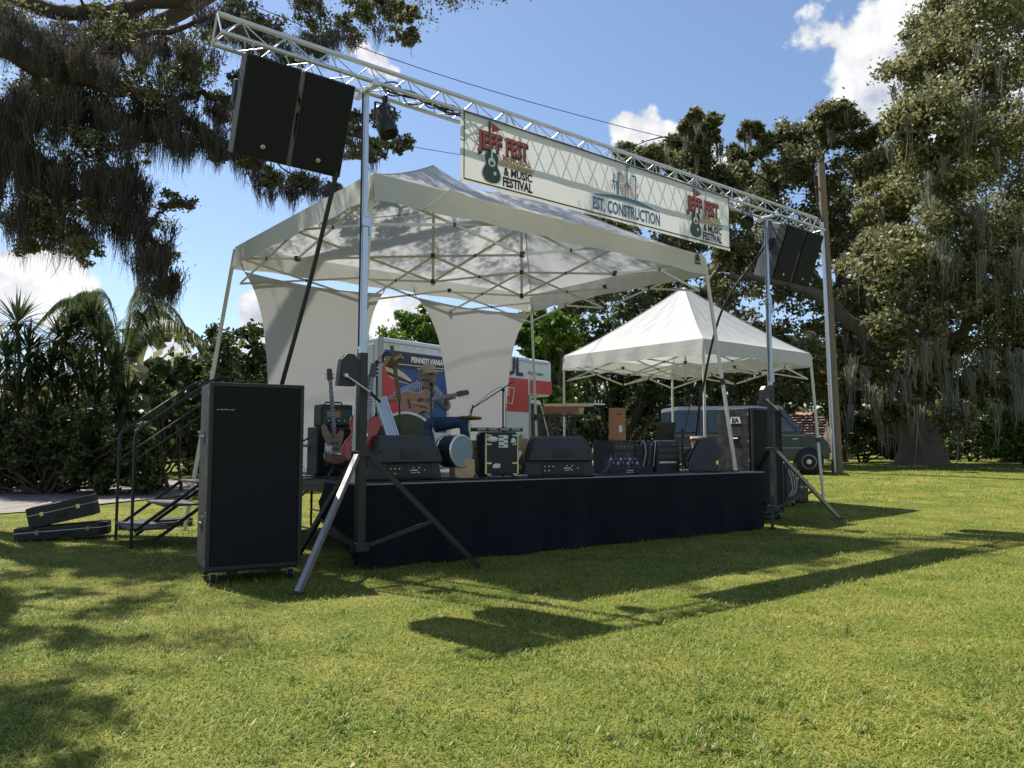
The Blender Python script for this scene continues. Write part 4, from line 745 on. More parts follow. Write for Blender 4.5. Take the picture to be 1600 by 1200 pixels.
# ------------------------------------------------------------------ floor loudspeaker cabinets
def cabinet(corner, deg, label, letters, sc=None):
    a1, a2 = dirs(deg); g0 = float(gz(corner[0], corner[1])); M = frame((corner[0], corner[1], g0), a1); W_, D_, H_ = .95, .75, 1.90; z0 = .14
    o = thing('floor_loudspeaker', label, 'loudspeaker', M @ Vector((W_/2, D_/2, 0)), 'tall loudspeaker cabinets on wheels')
    MB(M).box((W_/2, D_/2+.03, z0+H_/2), (W_, D_-.06, H_), .012).build('cabinet', mat('scuffed_black_paint', (.022, .022, .022), .5, var=.5, scale=9, bump=.3, bscale=160, col2=(.075, .072, .068), col2f=.7), o)
    fr = MB(M)
    for x in (.02, W_-.02): fr.box((x, .012, z0+H_/2), (.04, .036, H_-.002), .004)
    for z in (z0+.02, z0+H_-.02): fr.box((W_/2, .0125, z), (W_-.082, .034, .04), .004)
    fr.build('front_frame', M_BLACK, o)
    gr = MB(M).box((W_/2, .016, z0+H_/2), (W_-.085, .024, H_-.085), .004).build('grille', M_GRILLE, o)
    if letters is None:
        bd_ = MB(M)
        for k_, (dx, dz, w2, h2) in enumerate(((0, 0, .022, .006), (.03, .004, .006, .014), (.045, -.001, .018, .005), (.07, .003, .006, .012), (.085, .005, .02, .005), (.112, .0, .01, .007), (.14, -.002, .02, .006), (.158, .005, .006, .012))): bd_.box((.08+dx, .001, z0+H_-.28+dz), (w2, .004, h2))
        bd_.build('worn_badge', M_ZINC, gr)
    for s, x in ((-1, -.001), (1, W_+.001)):
        for z in (.45, 1.35):
            hh = MB(M); hh.box((x, D_/2, z0+z), (.012, .20, .13), .005); h_ = hh.build('handle_cup', M_BPAINT, o); MB(M).tube([(x+s*.012, D_/2-.08, z0+z), (x+s*.012, D_/2+.08, z0+z)], .010, 8).build('handle_bar', M_BRACE, h_)
        for z in (.06, .55, .95, 1.30, 1.78):
            MB(M).box((x, .08, z0+z), (.008, .03, .05), .002).build('latch', M_BRACE, o)
    if letters:
        P = M @ TR(-.006, D_*.46, z0+H_-.22) @ RZ(-90) @ RX(90) @ Matrix.Scale(.68, 4)
        l_ = MB(); l_.M = P; l_.prism([(-.19, -.085), (.19, -.085), (.13, .095), (-.13, .095)], 0, .003); l_.build('logo_plate', M_WPR, o)
        text('logo_letters', letters, P @ TR(.0, -.058, .0045), .17, M_INK, o, bold=.008, sx=1.1)
    b = MB(M); b.box((W_/2, D_/2+.02, .125), (W_-.04, D_-.1, .035)); b.box((W_*.3, D_/2, .10), (.10, D_-.2, .05)); b.box((W_*.72, D_/2, .10), (.10, D_-.2, .05)); b.build('wheel_board', M_BPAINT, o)
    for x in (.09, W_-.09):
        for y in (.09, D_-.07):
            c = MB(M); c.box((x, y, .105), (.075, .08, .012)); c.box((x-.03, y, .075), (.006, .05, .07)); c.box((x+.03, y, .075), (.006, .05, .07)); k = c.build('caster', M_ZINC, o)
            MB(M).lathe([(0, -.02), (.05, -.02), (.053, 0), (.05, .02), (0, .02)], 16, TR(x, y-.01, .053) @ RY(90)).build('wheel', M_RUBBER, k)
    return o
cabinet((-3.07, 7.87), 62, 'tall black loudspeaker cabinet on casters at the left front of the stage', None)
cabinet((4.30, 13.92), 51.5, 'tall black cabinet with a white logo plate at the right end of the stage', 'EA')
# ------------------------------------------------------------------ truck
tk0 = at_depth(592, 527, 15.6); tk1 = at_depth(863, 563, 20.3); ZR = (tk0[2]+tk1[2])/2; td = np.array([tk1[0]-tk0[0], tk1[1]-tk0[1], 0]); TLn = np.linalg.norm(td); td /= TLn
gt = .12; MT = frame((tk0[0], tk0[1], gt), td); TW = 2.3; HR = ZR-gt
truck = thing('box_truck', 'white rental box truck with red band and blue picture panel behind the stage', 'truck', MT @ Vector((TLn/2, TW/2, 0)))
M_TWH = mat('truck_white', (.56, .62, .68), .35, var=.06, scale=2); M_TGR = mat('truck_grey_trim', (.30, .32, .36), .4, .3, var=.1); M_TRED = mat('truck_red', (.50, .045, .055), .4, var=.05); M_TBL = mat('truck_blue', (.018, .07, .26), .45, var=.15, scale=3); M_TNV = mat('truck_navy', (.012, .02, .055), .45, var=.05)
LB = TLn - .95
MB(MT).box((LB/2, TW/2, (HR+.75)/2), (LB, TW, HR-.75), .05).build('cargo_box', M_TWH, truck)
MB(MT).box((LB+.46, TW/2, HR-.47), (.98, TW-.004, .935), .09).build('attic_nose', M_TWH, truck)
for (x, y) in ((.05, -.004), (.05, TW+.004)): MB(MT).box((x, y, (HR+.75)/2), (.14, .02, HR-.77), .008).build('corner_trim', M_TGR, truck)
MB(MT).box((LB/2+.4, -.006, HR-.10), (LB+.7, .018, .03), .004).build('roof_rail', M_TGR, truck)
for i in range(24): MB(MT).box((.25+i*.25, -.018, HR-.16), (.018, .012, .018)).build('rivet', M_TGR, truck)
nT = np.array([-td[1], td[0], 0]); P0 = np.array([tk0[0], tk0[1], 0])
def tpx(px, py):                  # a pixel on the truck's side -> local (x, z)
    q = on_plane(px, py, P0, nT); l = MT.inverted() @ V3(q); return l.x, l.z
def tq(nm, pts, m, lay, par_=None):
    return MB(MT).prism([tpx(*p) for p in pts], 0, .003, L=TR(0, -.006-.004*lay, 0) @ RX(90)).build(nm, m, par_ or truck)
def sideq(nm, x0, z0, x1, z1, m, lay): return MB(MT).box(((x0+x1)/2, -.008-.004*lay, (z0+z1)/2), (x1-x0, .004, z1-z0)).build(nm, m, truck)
xl, zt_ = tpx(601, 546); xr, zb_ = tpx(697, 660)
_, zr1 = tpx(800, 590); _, zr0 = tpx(800, 640)
sideq('red_band', xl-.02, 1.05, LB-.10, zr1, M_TRED, 0); sideq('red_band', LB+.0, zr1-.34, TLn-.04, zr1-.002, M_TRED, 0)
sideq('lower_white_band', xl+.0, 1.05, LB-.10, zr0-.05, M_TWH, 1)
sideq('picture_panel', xl, 1.55, xr, zt_, M_TBL, 2); sideq('title_band', xl+.25, zt_-.36, xr-.02, zt_-.02, M_TNV, 3)
text('lettering', 'PENNSYLVANIA', MT @ TR(xr-.14, -.026, zt_-.20) @ RX(90), .16, M_WPR, truck, align='RIGHT', bold=.006, sx=.85)
sideq('rule_line', xl+.35, zt_-.275, xr-.04, zt_-.262, M_WPR, 4)
text('lettering', "AMERICA'S MOVING ADVENTURE", MT @ TR(xr-.14, -.026, zt_-.345) @ RX(90), .055, M_WPR, truck, align='RIGHT', sx=.95)
cx_, cz_ = tpx(604, 560); MB(MT).lathe([(0, 0), (.14, 0), (.14, .004), (0, .004)], 24, TR(cx_, -.02, cz_) @ RX(90)).build('number_disc', M_TNV, truck); text('lettering', '#15', MT @ TR(cx_, -.027, cz_-.04) @ RX(90), .12, M_WPR, truck)
tq('red_corner', [(597, 572), (601, 572), (640, 640), (640, 665), (597, 665)], M_TRED, 4)
M_CRM = mat('truck_cream_print', (.55, .50, .40), .5, var=.35, scale=7)
tq('hull_print', [(600, 574), (612, 572), (628, 582), (642, 594), (636, 600), (618, 596), (606, 588)], M_CRM, 5); tq('hull_line', [(603, 580), (622, 588), (640, 597), (640, 600), (620, 594), (604, 585)], M_TNV, 6)
tq('stripe_print', [(697, 655), (712, 630), (716, 655), (716, 672), (697, 672)], M_TWH, 5)
for i in range(5): tq('page_line', [(700+i*2, 656-i*4), (715, 646-i*3), (715, 647.2-i*3), (700+i*2, 657.2-i*4)], M_TBL, 6)
ux, uz = tpx(816, 587); text('lettering', 'U-HAUL', MT @ TR(ux, -.02, uz) @ RX(90), .60, M_TNV, truck, align='RIGHT', bold=.018, sx=.95)
sx_, sz_ = tpx(824, 585); text('lettering', "Mom's Attic", MT @ TR(sx_, -.02, sz_) @ RX(90), .13, M_TNV, truck, align='LEFT', shear=.4)
def outline(pts, m):
    Q = [tpx(*p) for p in pts]; mb = MB(MT)
    for a, b in zip(Q, Q[1:]+Q[:1]): mb.tube([(a[0], -.02, a[1]), (b[0], -.02, b[1])], .012, 5)
    return mb.build('symbol_outline', m, truck)
outline([(793, 605), (803, 607), (799, 631), (789, 628), (790, 618), (795, 616)], M_WPR)
sideq('front_trim', LB-.10, 1.0, LB-.01, HR-.96, M_TGR, 2)
MB(MT).box((-.012, TW/2, (HR+.9)/2), (.02, TW-.3, HR-1.2), .004).build('rear_door', M_TWH, truck)
PR = MT @ TR(-.026, .62, 2.35) @ RZ(-90) @ RX(90)
x_ = MB(PR); x_.box((0, -.10, 0), (.90, .9, .004)); x_.build('rear_poster', mat('poster_green', (.08, .14, .10), .5, var=.4, scale=5), truck)
x_ = MB(PR); x_.box((0, -.28, .004), (.88, .32, .004)); x_.build('rear_poster_strip', mat('poster_pale', (.42, .45, .45), .5), truck)
text('lettering', 'FREE ST', PR @ TR(.0, -.34, .008), .20, M_INK, truck, bold=.004)
cb_ = MB(MT); cb_.prism([(LB+.02, .55), (LB+2.05, .55), (LB+2.1, .95), (LB+2.0, 1.22), (LB+1.05, 1.36), (LB+.60, HR-1.05), (LB+.02, HR-1.02)], -TW/2+.12, TW/2-.12, L=TR(0, TW/2, 0) @ RX(90), bev=.04); cab = cb_.build('cab', M_WHITE, truck)
MB(MT).prism([(LB+.14, 1.42), (LB+.92, 1.42), (LB+.55, HR-1.16), (LB+.14, HR-1.14)], 0, .012, L=TR(0, .108, 0) @ RX(90)).build('side_window', M_GLASS, cab)
MB(MT).box((LB+.35, .108, 1.37), (.62, .02, .03)).build('window_sill', M_TGR, cab)
mw_ = MB(MT); mw_.box((LB+.98, -.06, 1.58), (.08, .16, .30), .02); mw_.tube([(LB+.9, .12, 1.5), (LB+.96, -.05, 1.5)], .015, 6); mw_.build('wing_mirror', M_BPAINT, cab)
for x in (1.2, LB+1.45):
    for y in (.16, TW-.16):
        w_ = MB(MT).lathe([(.2, -.13), (.37, -.13), (.40, -.08), (.40, .08), (.37, .13), (.2, .13)], 28, TR(x, y, .40) @ RX(90)).build('tyre', M_RUBBER, truck); MB(MT).lathe([(0, -.07), (.2, -.11), (.22, -.05), (.22, .05), (.2, .11), (0, .07)], 24, TR(x, y, .40) @ RX(90)).build('wheel_rim', M_WHITE, w_)
MB(MT).box((LB/2, TW/2, .66), (LB, .9, .16)).build('chassis', M_BPAINT, truck)
# ------------------------------------------------------------------ van
wv = G(1265, 741); vd = np.array([.955, -.297, 0]); vn = np.array([-vd[1], vd[0], 0])
VL = 5.4; MV = frame((wv[0]-vd[0]*4.35*1.14, wv[1]-vd[1]*4.35*1.14, wv[2]), vd) @ Matrix.Scale(1.14, 4); VW = 1.95
van = thing('parked_van', 'dark green passenger van parked behind the small canopy', 'van', MV @ Vector((VL/2, VW/2, 0)))
M_VAN = mat('van_green_paint', (.05, .07, .08), .3, .2, var=.1, scale=1.5, coat=.6); M_VROOF = M_VAN
def vsec(x, zb, zt, zs, inset): return x, zb, zt, zs, inset
prof = [(0, .45, 1.98), (.05, .40, 2.02), (.5, .38, 2.08), (3.5, .38, 2.08), (3.66, .38, 2.03), (4.20, .40, 1.27), (4.3, .42, 1.22), (4.78, .45, 1.08), (4.90, .48, .95), (4.93, .5, .8)]
vs = []; fs = []
def ring(x, zb, zt):
    belt = min(1.22, zt-.02); tp = .16*max(0, (zt-belt))/.86; r_ = min(.12, (zt-zb)*.2)
    half = [(VW/2-.05, zb), (VW/2, zb+.15), (VW/2, belt), (VW/2-tp*.7, zt-r_), (VW/2-tp-.12, zt)]
    return [(x, VW/2-y, z) for y, z in half] + [(x, VW/2+y, z) for y, z in half[::-1]]
rs = [ring(*p) for p in prof]; K = len(rs[0])
for q in rs: vs += q
for i in range(len(rs)-1):
    for k in range(K): fs.append((i*K+k, (i+1)*K+k, (i+1)*K+(k+1) % K, i*K+(k+1) % K))
fs += [tuple(range(K)), tuple(range((len(rs)-1)*K, len(rs)*K))[::-1]]
body = MB(MV).add(vs, fs).build('body', M_VAN, van)
def vwin(x0, x1, z0=1.26, z1=1.86, x1t=None, nm='side_window'):
    f_ = lambda z: .16*.7*(z-1.22)/.74 - .004
    P = [(x0, f_(z0), z0), (x1, f_(z0), z0), (x1t or x1, f_(z1), z1), (x0, f_(z1), z1)]; Q = [(a, b-.010, c) for a, b, c in P]
    w_ = MB(MV).add(P+Q, [(4, 5, 6, 7), (0, 1, 5, 4), (1, 2, 6, 5), (2, 3, 7, 6), (3, 0, 4, 7)]).build(nm, M_GLASS, van)
    e = MB(MV)
    for a, b in zip(Q, Q[1:]+Q[:1]): e.tube([a, b], .012, 5)
    e.build('window_seal', M_RUBBER, w_); return w_
vwin(.26, 1.18); vwin(1.42, 2.28); vwin(2.50, 2.98); vwin(3.15, 4.02, 1.26, 1.84, 3.58, 'front_door_window')
for z in (.78, 1.16): MB(MV).box((2.25, -.004, z), (4.1, .014, .025)).build('body_moulding', M_BRACE, van)
for x in (1.34, 2.42, 3.10, 4.16): MB(MV).box((x, -.002, .80), (.012, .008, .75)).build('door_seam', M_RUBBER, van)
MB(MV).box((3.98, -.012, 1.05), (.14, .03, .035), .006).build('door_handle', M_CHROME, van)
m_ = MB(MV); m_.box((4.18, -.16, 1.36), (.08, .2, .24), .03); m_.tube([(4.15, .02, 1.3), (4.18, -.1, 1.32)], .02, 6); m_.build('wing_mirror', M_PLAST, van)
MB(MV).box((4.95, VW/2, .52), (.10, VW-.1, .2), .03).build('front_bumper', M_CHROME, van); MB(MV).box((-.04, VW/2, .55), (.12, VW-.1, .2), .03).build('rear_bumper', M_CHROME, van)
MB(MV).box((4.92, VW/2, .80), (.03, 1.0, .22), .01).build('front_grille', M_PLAST, van)
for y in (.26, VW-.26): MB(MV).box((4.89, y, .82), (.06, .3, .2), .02).build('headlight', mat('lamp_lens', (.7, .7, .7), .1, var=.03), van)
MB(MV).box((-.012, .10, 1.1), (.03, .12, .4), .01).build('tail_light', M_RED, van)
for x in (1.05, 4.35):
    ar = MB(MV); ar.lathe([(0, -.01), (.41, -.01), (.41, .02), (0, .02)], 26, TR(x, -.002, .39) @ RX(90)); ar.build('wheel_arch', M_RUBBER, van)
    for y in (.08, VW-.08):
        t_ = MB(MV).lathe([(.20, -.11), (.34, -.11), (.37, -.07), (.37, .07), (.34, .11), (.20, .11)], 28, TR(x, y, .37) @ RX(90)).build('tyre', M_RUBBER, van)
        r_ = MB(MV).lathe([(0, .10), (.05, .12), (.08, .095), (.17, .085), (.21, .115), (.215, .06), (.2, -.1), (0, -.1)], 26, TR(x, y, .37) @ RX(90)).build('wheel_rim', M_ALU, t_)
# ------------------------------------------------------------------ utility pole, wires, house
pp_ = G(1309, 738); ptop = at_depth(1283, 255, pp_[1])
pole = thing('utility_pole', 'weathered wooden utility pole with a grey conduit rising behind the truss', 'utility pole', pp_)
M_POLE = mat('weathered_pole_wood', (.21, .155, .105), .9, var=.35, scale=6, bump=.5, bscale=40)
MB().tube([pp_-[0, 0, .3], lerp(pp_, ptop, .5), ptop], [.19, .165, .13], 14).build('pole_shaft', M_POLE, pole)
cdt = lambda t: lerp(pp_, ptop, t) + np.array([-.17, -.16, 0])*(1-.28*t)
MB().tube([cdt(0), cdt(.4), cdt(.8)], .055, 10).build('conduit', M_ZINC, pole)
for t in (.12, .4, .7): MB().tube([cdt(t)-[.06, .02, 0], cdt(t)+[.24, .10, 0]], .018, 6).build('conduit_strap', M_ZINC, pole)
br = lerp(pp_, ptop, .97); MB().sq(br-[.30, .12, .6], br+[.05, .1, -.58], .05, .06).build('bracket', M_POLE, pole)
MB().tube(spline([cdt(.8), cdt(.86)+[-.12, 0, 0], br+[-.3, -.1, -.1]], 6), .03, 7).build('service_loop', M_CABLE, pole)
def wire(label, pts, rad=.014): return hose('power_line', label, pts, rad, 'power line')
wire('upper power line crossing the sky from the upper left to the utility pole', [at_depth(-200, -250, 16), at_depth(530, 62, 19.5), at_depth(960, 195, 24), br+[-.2, 0, .1]], .011)
wire('lower power line passing behind the left loudspeakers and the banner', [at_depth(-400, -20, 16.5), at_depth(660, 232, 21.5), br+[-.1, 0, -.9]], .009)
hs = np.array([16.2, 48, -.55]); MH = frame(hs, (.94, -.34, 0)); house = thing('brick_house', 'low house with a tan shingle roof glimpsed behind the van', 'house', hs)
M_SHG = mat('tan_shingles', (.33, .22, .175), .9, var=.35, scale=3, bump=.4, bscale=30); M_STUC = mat('pale_stucco', (.40, .33, .26), .9, var=.1)
MB(MH).box((0, 3.5, 1.2), (9, 6, 2.4)).build('wall', M_STUC, house)
rf = MB(MH); rf.prism([(-.6, 0), (6.6, 0), (3, 1.75)], -5, 5, L=TR(0, .5, 2.4) @ RZ(90) @ RX(90)); rfo = rf.build('roof', M_SHG, house)
for i in range(9): MB(MH).box((0, .0+i*.36, 2.46+i*.175), (10.1, .37, .025), L=None).build('shingle_course', M_SHG, rfo)
MB(MH).box((-2.6, 2.4, 3.6), (.8, .8, 2.2), .02).build('chimney', M_STUC, rfo)
for x in (-2.6, .6): w_ = MB(MH).box((x, .46, 1.35), (1.3, .06, 1.1)).build('window', M_WHITE, house); MB(MH).box((x, .42, 1.35), (1.15, .03, .95)).build('pane', M_GLASS, w_)
# far belt of woods that closes the view all round
def woods():
    r = np.random.default_rng(91); C = []
    for a in np.linspace(-math.pi, math.pi, 150):
        R = 95 + 12*math.sin(a*5) + r.uniform(-6, 6); h = 8 + 3.0*math.sin(a*11)+r.uniform(-2, 2); n = 200
        C.append(np.stack([np.sin(a)*R + r.normal(0, 3.0, n), np.cos(a)*R + r.normal(0, 3.0, n), r.random(n)**.8*h], -1))
    v, f = leafmesh(np.concatenate(C), 1.8, r, .7); o = npmesh('far_woods', v, f, M_OAK, kind='stuff'); tag(o, 'distant belt of woods closing the view beyond the lawn', 'woods')
woods()
shrub('hedge_shrub', 'leafy hedge glimpsed behind the stage between the screens', [(x, y, 40) for x in range(430, 900, 44) for y in (640, 690)], 31, 1.0, M_HEDGE, 8, 500, .24, 56, 660)
# ------------------------------------------------------------------ instrument cases on the grass
def case(M, name, label, outl, h, grp):
    o = thing(name, label, 'instrument case', M.translation, grp); bd = MB(M).prism(outl, 0, h, bev=.012).build('shell', M_BPAINT, o)
    xs = [p[0] for p in outl]; ys = [p[1] for p in outl]; x0, x1 = min(xs), max(xs); y0 = min(ys)
    c = MB(M)
    P = [(p[0]*1.004, p[1]-.003 if p[1] < 0 else p[1]+.003, h*.62) for p in outl]
    c.tube(P+P[:1], .008, 6, cap=False); c.build('trim_band', M_ALU, o)
    hd = MB(M); hd.tube([(-.08, y0-.005, h*.4), (-.07, y0-.05, h*.38), (.07, y0-.05, h*.38), (.08, y0-.005, h*.4)], .012, 8); hd.build('handle', M_BPAINT, o)
    for x in (-.3, .28): MB(M).box((x*(x1-x0)*.9, y0-.008, h*.6), (.05, .016, .06), .003).build('latch', M_CHROME, o)
    return o
gcase = [(-.62, -.12), (-.1, -.15), (.15, -.17), (.45, -.2), (.55, -.14), (.58, 0), (.55, .14), (.45, .2), (.15, .17), (-.1, .15), (-.62, .12)]
q1 = G(92, 842); q2 = G(150, 832)
M1 = frame((q1[0]+.05, q1[1]+.10, q1[2]+.02), (.93, .36, .06)); case(M1, 'guitar_case', 'long black guitar case with silver edging lying flat on the grass', [(a*1.05, b*1.1) for a, b in gcase], .19, None)
M2 = frame((q1[0]+.02, q1[1]+.12, q1[2]+.26), (.92, .34, .22)); case(M2, 'guitar_case', 'boxy black case resting on top of the guitar case', [(-.44, -.2), (.44, -.2), (.48, 0), (.44, .2), (-.44, .2)], .30, None)
M3 = frame((q2[0]+.62, q2[1]+.75, q2[2]+.01), (.75, .66, 0)); case(M3, 'guitar_case', 'black guitar case half hidden behind the stage steps', gcase, .13, None)
# rack and bag beside the right cabinet
q = G(1232, 793); MR = frame((q[0]-.02, q[1]+.10, q[2]), T1)
rk = thing('amplifier_rack', 'black amplifier rack with white cables beside the right cabinet', 'amplifier rack', q)
MB(MR).box((.25, .3, .52), (.5, .6, .80), .012).build('rack_case', M_BLACK, rk)
for z in (.28, .50, .72): MB(MR).box((.25, -.012, z), (.44, .03, .16), .004).build('amplifier', M_PLAST, rk)
for i in range(4): MB(MR).tube(spline([(.08+.09*i, -.03, .80), (.04+.1*i, -.12, .6), (.10+.08*i, -.10, .35), (.06+.09*i, -.03, .22)], 6), .007, 6).build('patch_cable', M_WPR if i < 3 else M_CABLE, rk)
for x in (.08, .42):
    for y in (.08, .52): k = MB(MR).box((x, y, .09), (.05, .05, .07)).build('caster', M_ZINC, rk); MB(MR).lathe([(0, -.015), (.04, -.015), (.04, .015), (0, .015)], 14, TR(x, y, .042) @ RY(90)).build('wheel', M_RUBBER, k)
q = G(1252, 787); bg = thing('gear_case', 'squat black gear case on the grass beside the rack', 'gear case', q); MBg = frame((q[0]+.02, q[1]+.12, q[2]), T1)
MB(MBg).box((.14, .2, .27), (.40, .42, .50), .02).build('case_shell', M_BLACK, bg); MB(MBg).box((.14, -.012, .36), (.41, .012, .02), .002).build('lid_seam', M_BRACE, bg)
for x in (.04, .24): MB(MBg).box((x, -.016, .355), (.05, .02, .06), .003).build('latch', M_ZINC, bg)
MB(MBg).tube([(.08, -.01, .22), (.08, -.05, .22), (.20, -.05, .22), (.20, -.01, .22)], .010, 8).build('handle', M_RUBBER, bg)
for x in (-.02, .30): MB(MBg).box((x, .2, .01), (.05, .30, .02)).build('foot_rail', M_RUBBER, bg)
# ------------------------------------------------------------------ gear on the deck
def ST(px, Y, z=SZ): P = at_depth(px, 690, Y); return np.array([P[0], Y, z])
def PX(px, py, Y): return at_depth(px, py, Y)
SMf = lambda p, x=E1: frame(p, x)
def wedge(p, x, label, base_len=1.05):
    M = frame(p, x); o = thing('monitor_wedge', label, 'stage monitor', M @ Vector((base_len/2, .28, 0)), 'floor monitors on the stage')
    prof = [(.0, .24), (.0, .40), (.10, .545), (.16, .575), (.30, .575), (.36, .55), (.56, .17), (.56, .05), (.52, .0), (.12, .0), (.10, .03), (.10, .22)]
    L = Matrix(((0, 0, 1, 0), (1, 0, 0, 0), (0, 1, 0, 0), (0, 0, 0, 1)))
    wd = MB().prism(prof, .0, base_len, L=L, bev=.022); wd.v = [M @ Vector((base_len/2 + (q.x-base_len/2)*(1-.30*max(0, q.z-.12)/.45), q.y, q.z)) for q in wd.v]; wd.build('cabinet', M_PLAST, o)
    MB(M).box((base_len/2, .475, .365), (base_len-.08, .02, .40), .006, L=None).build('grille_core', M_GRILLE, o) if False else None
    g = MB(M); a, b = Vector((.02, .365, .545)), Vector((.02, .562, .172)); n = Vector((0, .373, .197)).normalized()*.014
    vs = [a+n+Vector((.15, 0, 0)), b+n, b+n+Vector((base_len-.04, 0, 0)), a+n+Vector((base_len-.19, 0, 0))]; vs += [q-n*.9 for q in vs]
    g.add(vs, [(0, 1, 2, 3), (0, 4, 5, 1), (1, 5, 6, 2), (2, 6, 7, 3), (3, 7, 4, 0)]).build('grille', M_GRILLE, o)
    h = MB(M); h.prism([(-.11, 0), (.11, 0), (.08, .055), (-.08, .055)], -.004, .006, L=TR(base_len*.5, .055, .455) @ RX(55)); h.build('carry_handle', M_BPAINT, o)
    h = MB(M); h.box((base_len*.5, -.004, .33), (.26, .012, .09), .004); h.build('rear_recess', M_BPAINT, o)
    pn = MB(M).box((base_len*.55, .094, .125), (.62, .012, .17), .003).build('connector_panel', M_BPAINT, o)
    for i, (x_, z_) in enumerate(((.30, .15), (.36, .15), (.42, .15), (.62, .16), (.70, .16), (.70, .10), (.78, .13), (.36, .09), (.30, .09))):
        MB(M).lathe([(0, 0), (.013, 0), (.013, .008), (.006, .01), (0, .01)], 10, TR(x_, .088, z_) @ RX(90)).build('connector', M_CHROME if i % 3 else M_ZINC, pn)
    b_ = MB(M); b_.box((base_len*.60, .0865, .13), (.11, .004, .012)); b_.box((base_len*.60, .0865, .10), (.08, .004, .008)); b_.build('panel_print', M_WPR, pn)
    for x_ in (.12, base_len-.12): MB(M).lathe([(0, 0), (.014, 0), (.012, .005), (0, .006)], 10, TR(x_, -.002, .36) @ RX(90)).build('rigging_screw', M_RUBBER, o)
    return o
wedge(SP(.36, .42), E1, 'sunlit floor monitor behind the left mast, back towards the lawn')
wedge(np.array([.19, 10.72, SZ]), (.97, .25, 0), 'floor monitor in the middle of the stage front')
wedge(np.array([3.50, 12.98, SZ]), (.2, .94, 0), 'floor monitor seen end on near the right canopy leg')
def polyline_guitar(M, name, label, kind, body_m, top_m, neck_m, L, W_, T, NL, hl=.19, cat='guitar'):
    """guitar with its length along +x (neck to +x), face towards -y; x=0 at the tail"""
    o = thing(name, label, cat, M.translation)
    if kind == 'acoustic': hw = [(0, 0), (.012, .22), (.05, .36), (.12, .46), (.25, .5), (.38, .46), (.52, .36), (.60, .335), (.68, .35), (.80, .40), (.90, .38), (.96, .28), (.99, .14), (1.0, 0)]; hw2 = hw
    elif kind == 'hollow': hw = [(0, 0), (.012, .22), (.06, .38), (.15, .47), (.28, .5), (.42, .45), (.56, .34), (.64, .32), (.74, .36), (.86, .40), (.97, .36), (1.04, .26), (1.03, .16), (.96, .10), (.94, 0)]; hw2 = hw
    else: hw = [(0, 0), (.012, .2), (.06, .34), (.18, .42), (.32, .40), (.46, .29), (.58, .27), (.72, .34), (.90, .42), (1.08, .42), (1.14, .36), (1.10, .29), (.96, .22), (.88, .14), (.87, 0)]; hw2 = [(0, 0), (.012, .2), (.06, .34), (.18, .42), (.32, .40), (.46, .29), (.58, .27), (.72, .33), (.86, .38), (.96, .36), (.98, .28), (.90, .2), (.86, .12), (.87, 0)]
    up = [(p[0]*L, p[1]*W_) for p in spline([(a, b, 0) for a, b in hw], 3)]; dn = [(p[0]*L, -p[1]*W_) for p in spline([(a, b, 0) for a, b in hw2], 3)]
    outl = up[:-1] + dn[::-1][:-1]
    A = Matrix(((1, 0, 0, 0), (0, 0, -1, 0), (0, 1, 0, 0), (0, 0, 0, 1)))     # outline y -> z, extrude -> -y
    bd = MB(M).prism(outl, 0, T-.004, L=A, bev=.008).build('body', body_m, o)
    MB(M).prism([(L*.5+(x-L*.5)*.955, y*.94) for x, y in outl], T-.004, T+.003, L=A).build('top', top_m, bd)
    e_ = MB(M); pts = [(x, -(T-.003), y) for x, y in outl]; e_.tube(pts+pts[:1], .005, 5, cap=False); e_.build('binding', M_WPR if kind == 'acoustic' else body_m, bd)
    nk = MB(M); nk.prism([(L*.82, -.026), (L+NL, -.021), (L+NL, .021), (L*.82, .026)], T-.012, T+.012, L=A, bev=.006); n_ = nk.build('neck', neck_m, o)
    MB(M).prism([(L*.72, -.028), (L+NL, -.0215), (L+NL, .0215), (L*.72, .028)], T+.0125, T+.018, L=A).build('fretboard', M_DARKWOOD, n_)
    fr = MB(M)
    for k in range(14): x_ = L+NL-(L*.28+NL)*(1-2**(-k/12*1.15))*1.35; (fr.box((x_, -T-.019, 0), (.003, .003, .042)) if x_ > L*.72 else None)
    fr.build('frets', M_CHROME, n_)
    hd = MB(M).prism([(L+NL, -.024), (L+NL+.03, -.042), (L+NL+hl, -.036), (L+NL+hl+.01, 0), (L+NL+hl, .036), (L+NL+.03, .042), (L+NL, .024)], T-.012, T+.006, L=A, bev=.003).build('headstock', M_DARKWOOD if kind != 'solid' else neck_m, o)
    for k in range(3 if kind != 'solid' else 2):
        for s in (-1, 1): MB(M).tube([(L+NL+.05+k*.05, -T+.004, s*.038), (L+NL+.05+k*.05, -T+.004, s*.075)], [.005, .010], 8).build('tuning_peg', M_CHROME, hd)
    MB(M).box((L*.27, -T-.010, 0), (.03, .014, .14), .003).build('bridge', M_DARKWOOD if kind == 'acoustic' else M_CHROME, bd)
    st = MB(M)
    for k in range(6 if kind != 'solid' else 4): z_ = (k-2.5)*.0075 if kind != 'solid' else (k-1.5)*.011; st.tube([(L*.27, -T-.018, z_*1.3), (L+NL, -T-.021, z_)], .0009, 4, cap=False)
    st.build('strings', M_CHROME, o)
    if kind == 'acoustic':
        MB(M).lathe([(0, 0), (.052, 0), (.052, .002), (0, .002)], 22, TR(L*.64, -T-.0045, 0) @ RX(90)).build('soundhole', M_INK, bd)
        MB(M).box((L*.66, -T-.009, .0), (.035, .01, .09), .003).build('pickup', M_PLAST, bd)
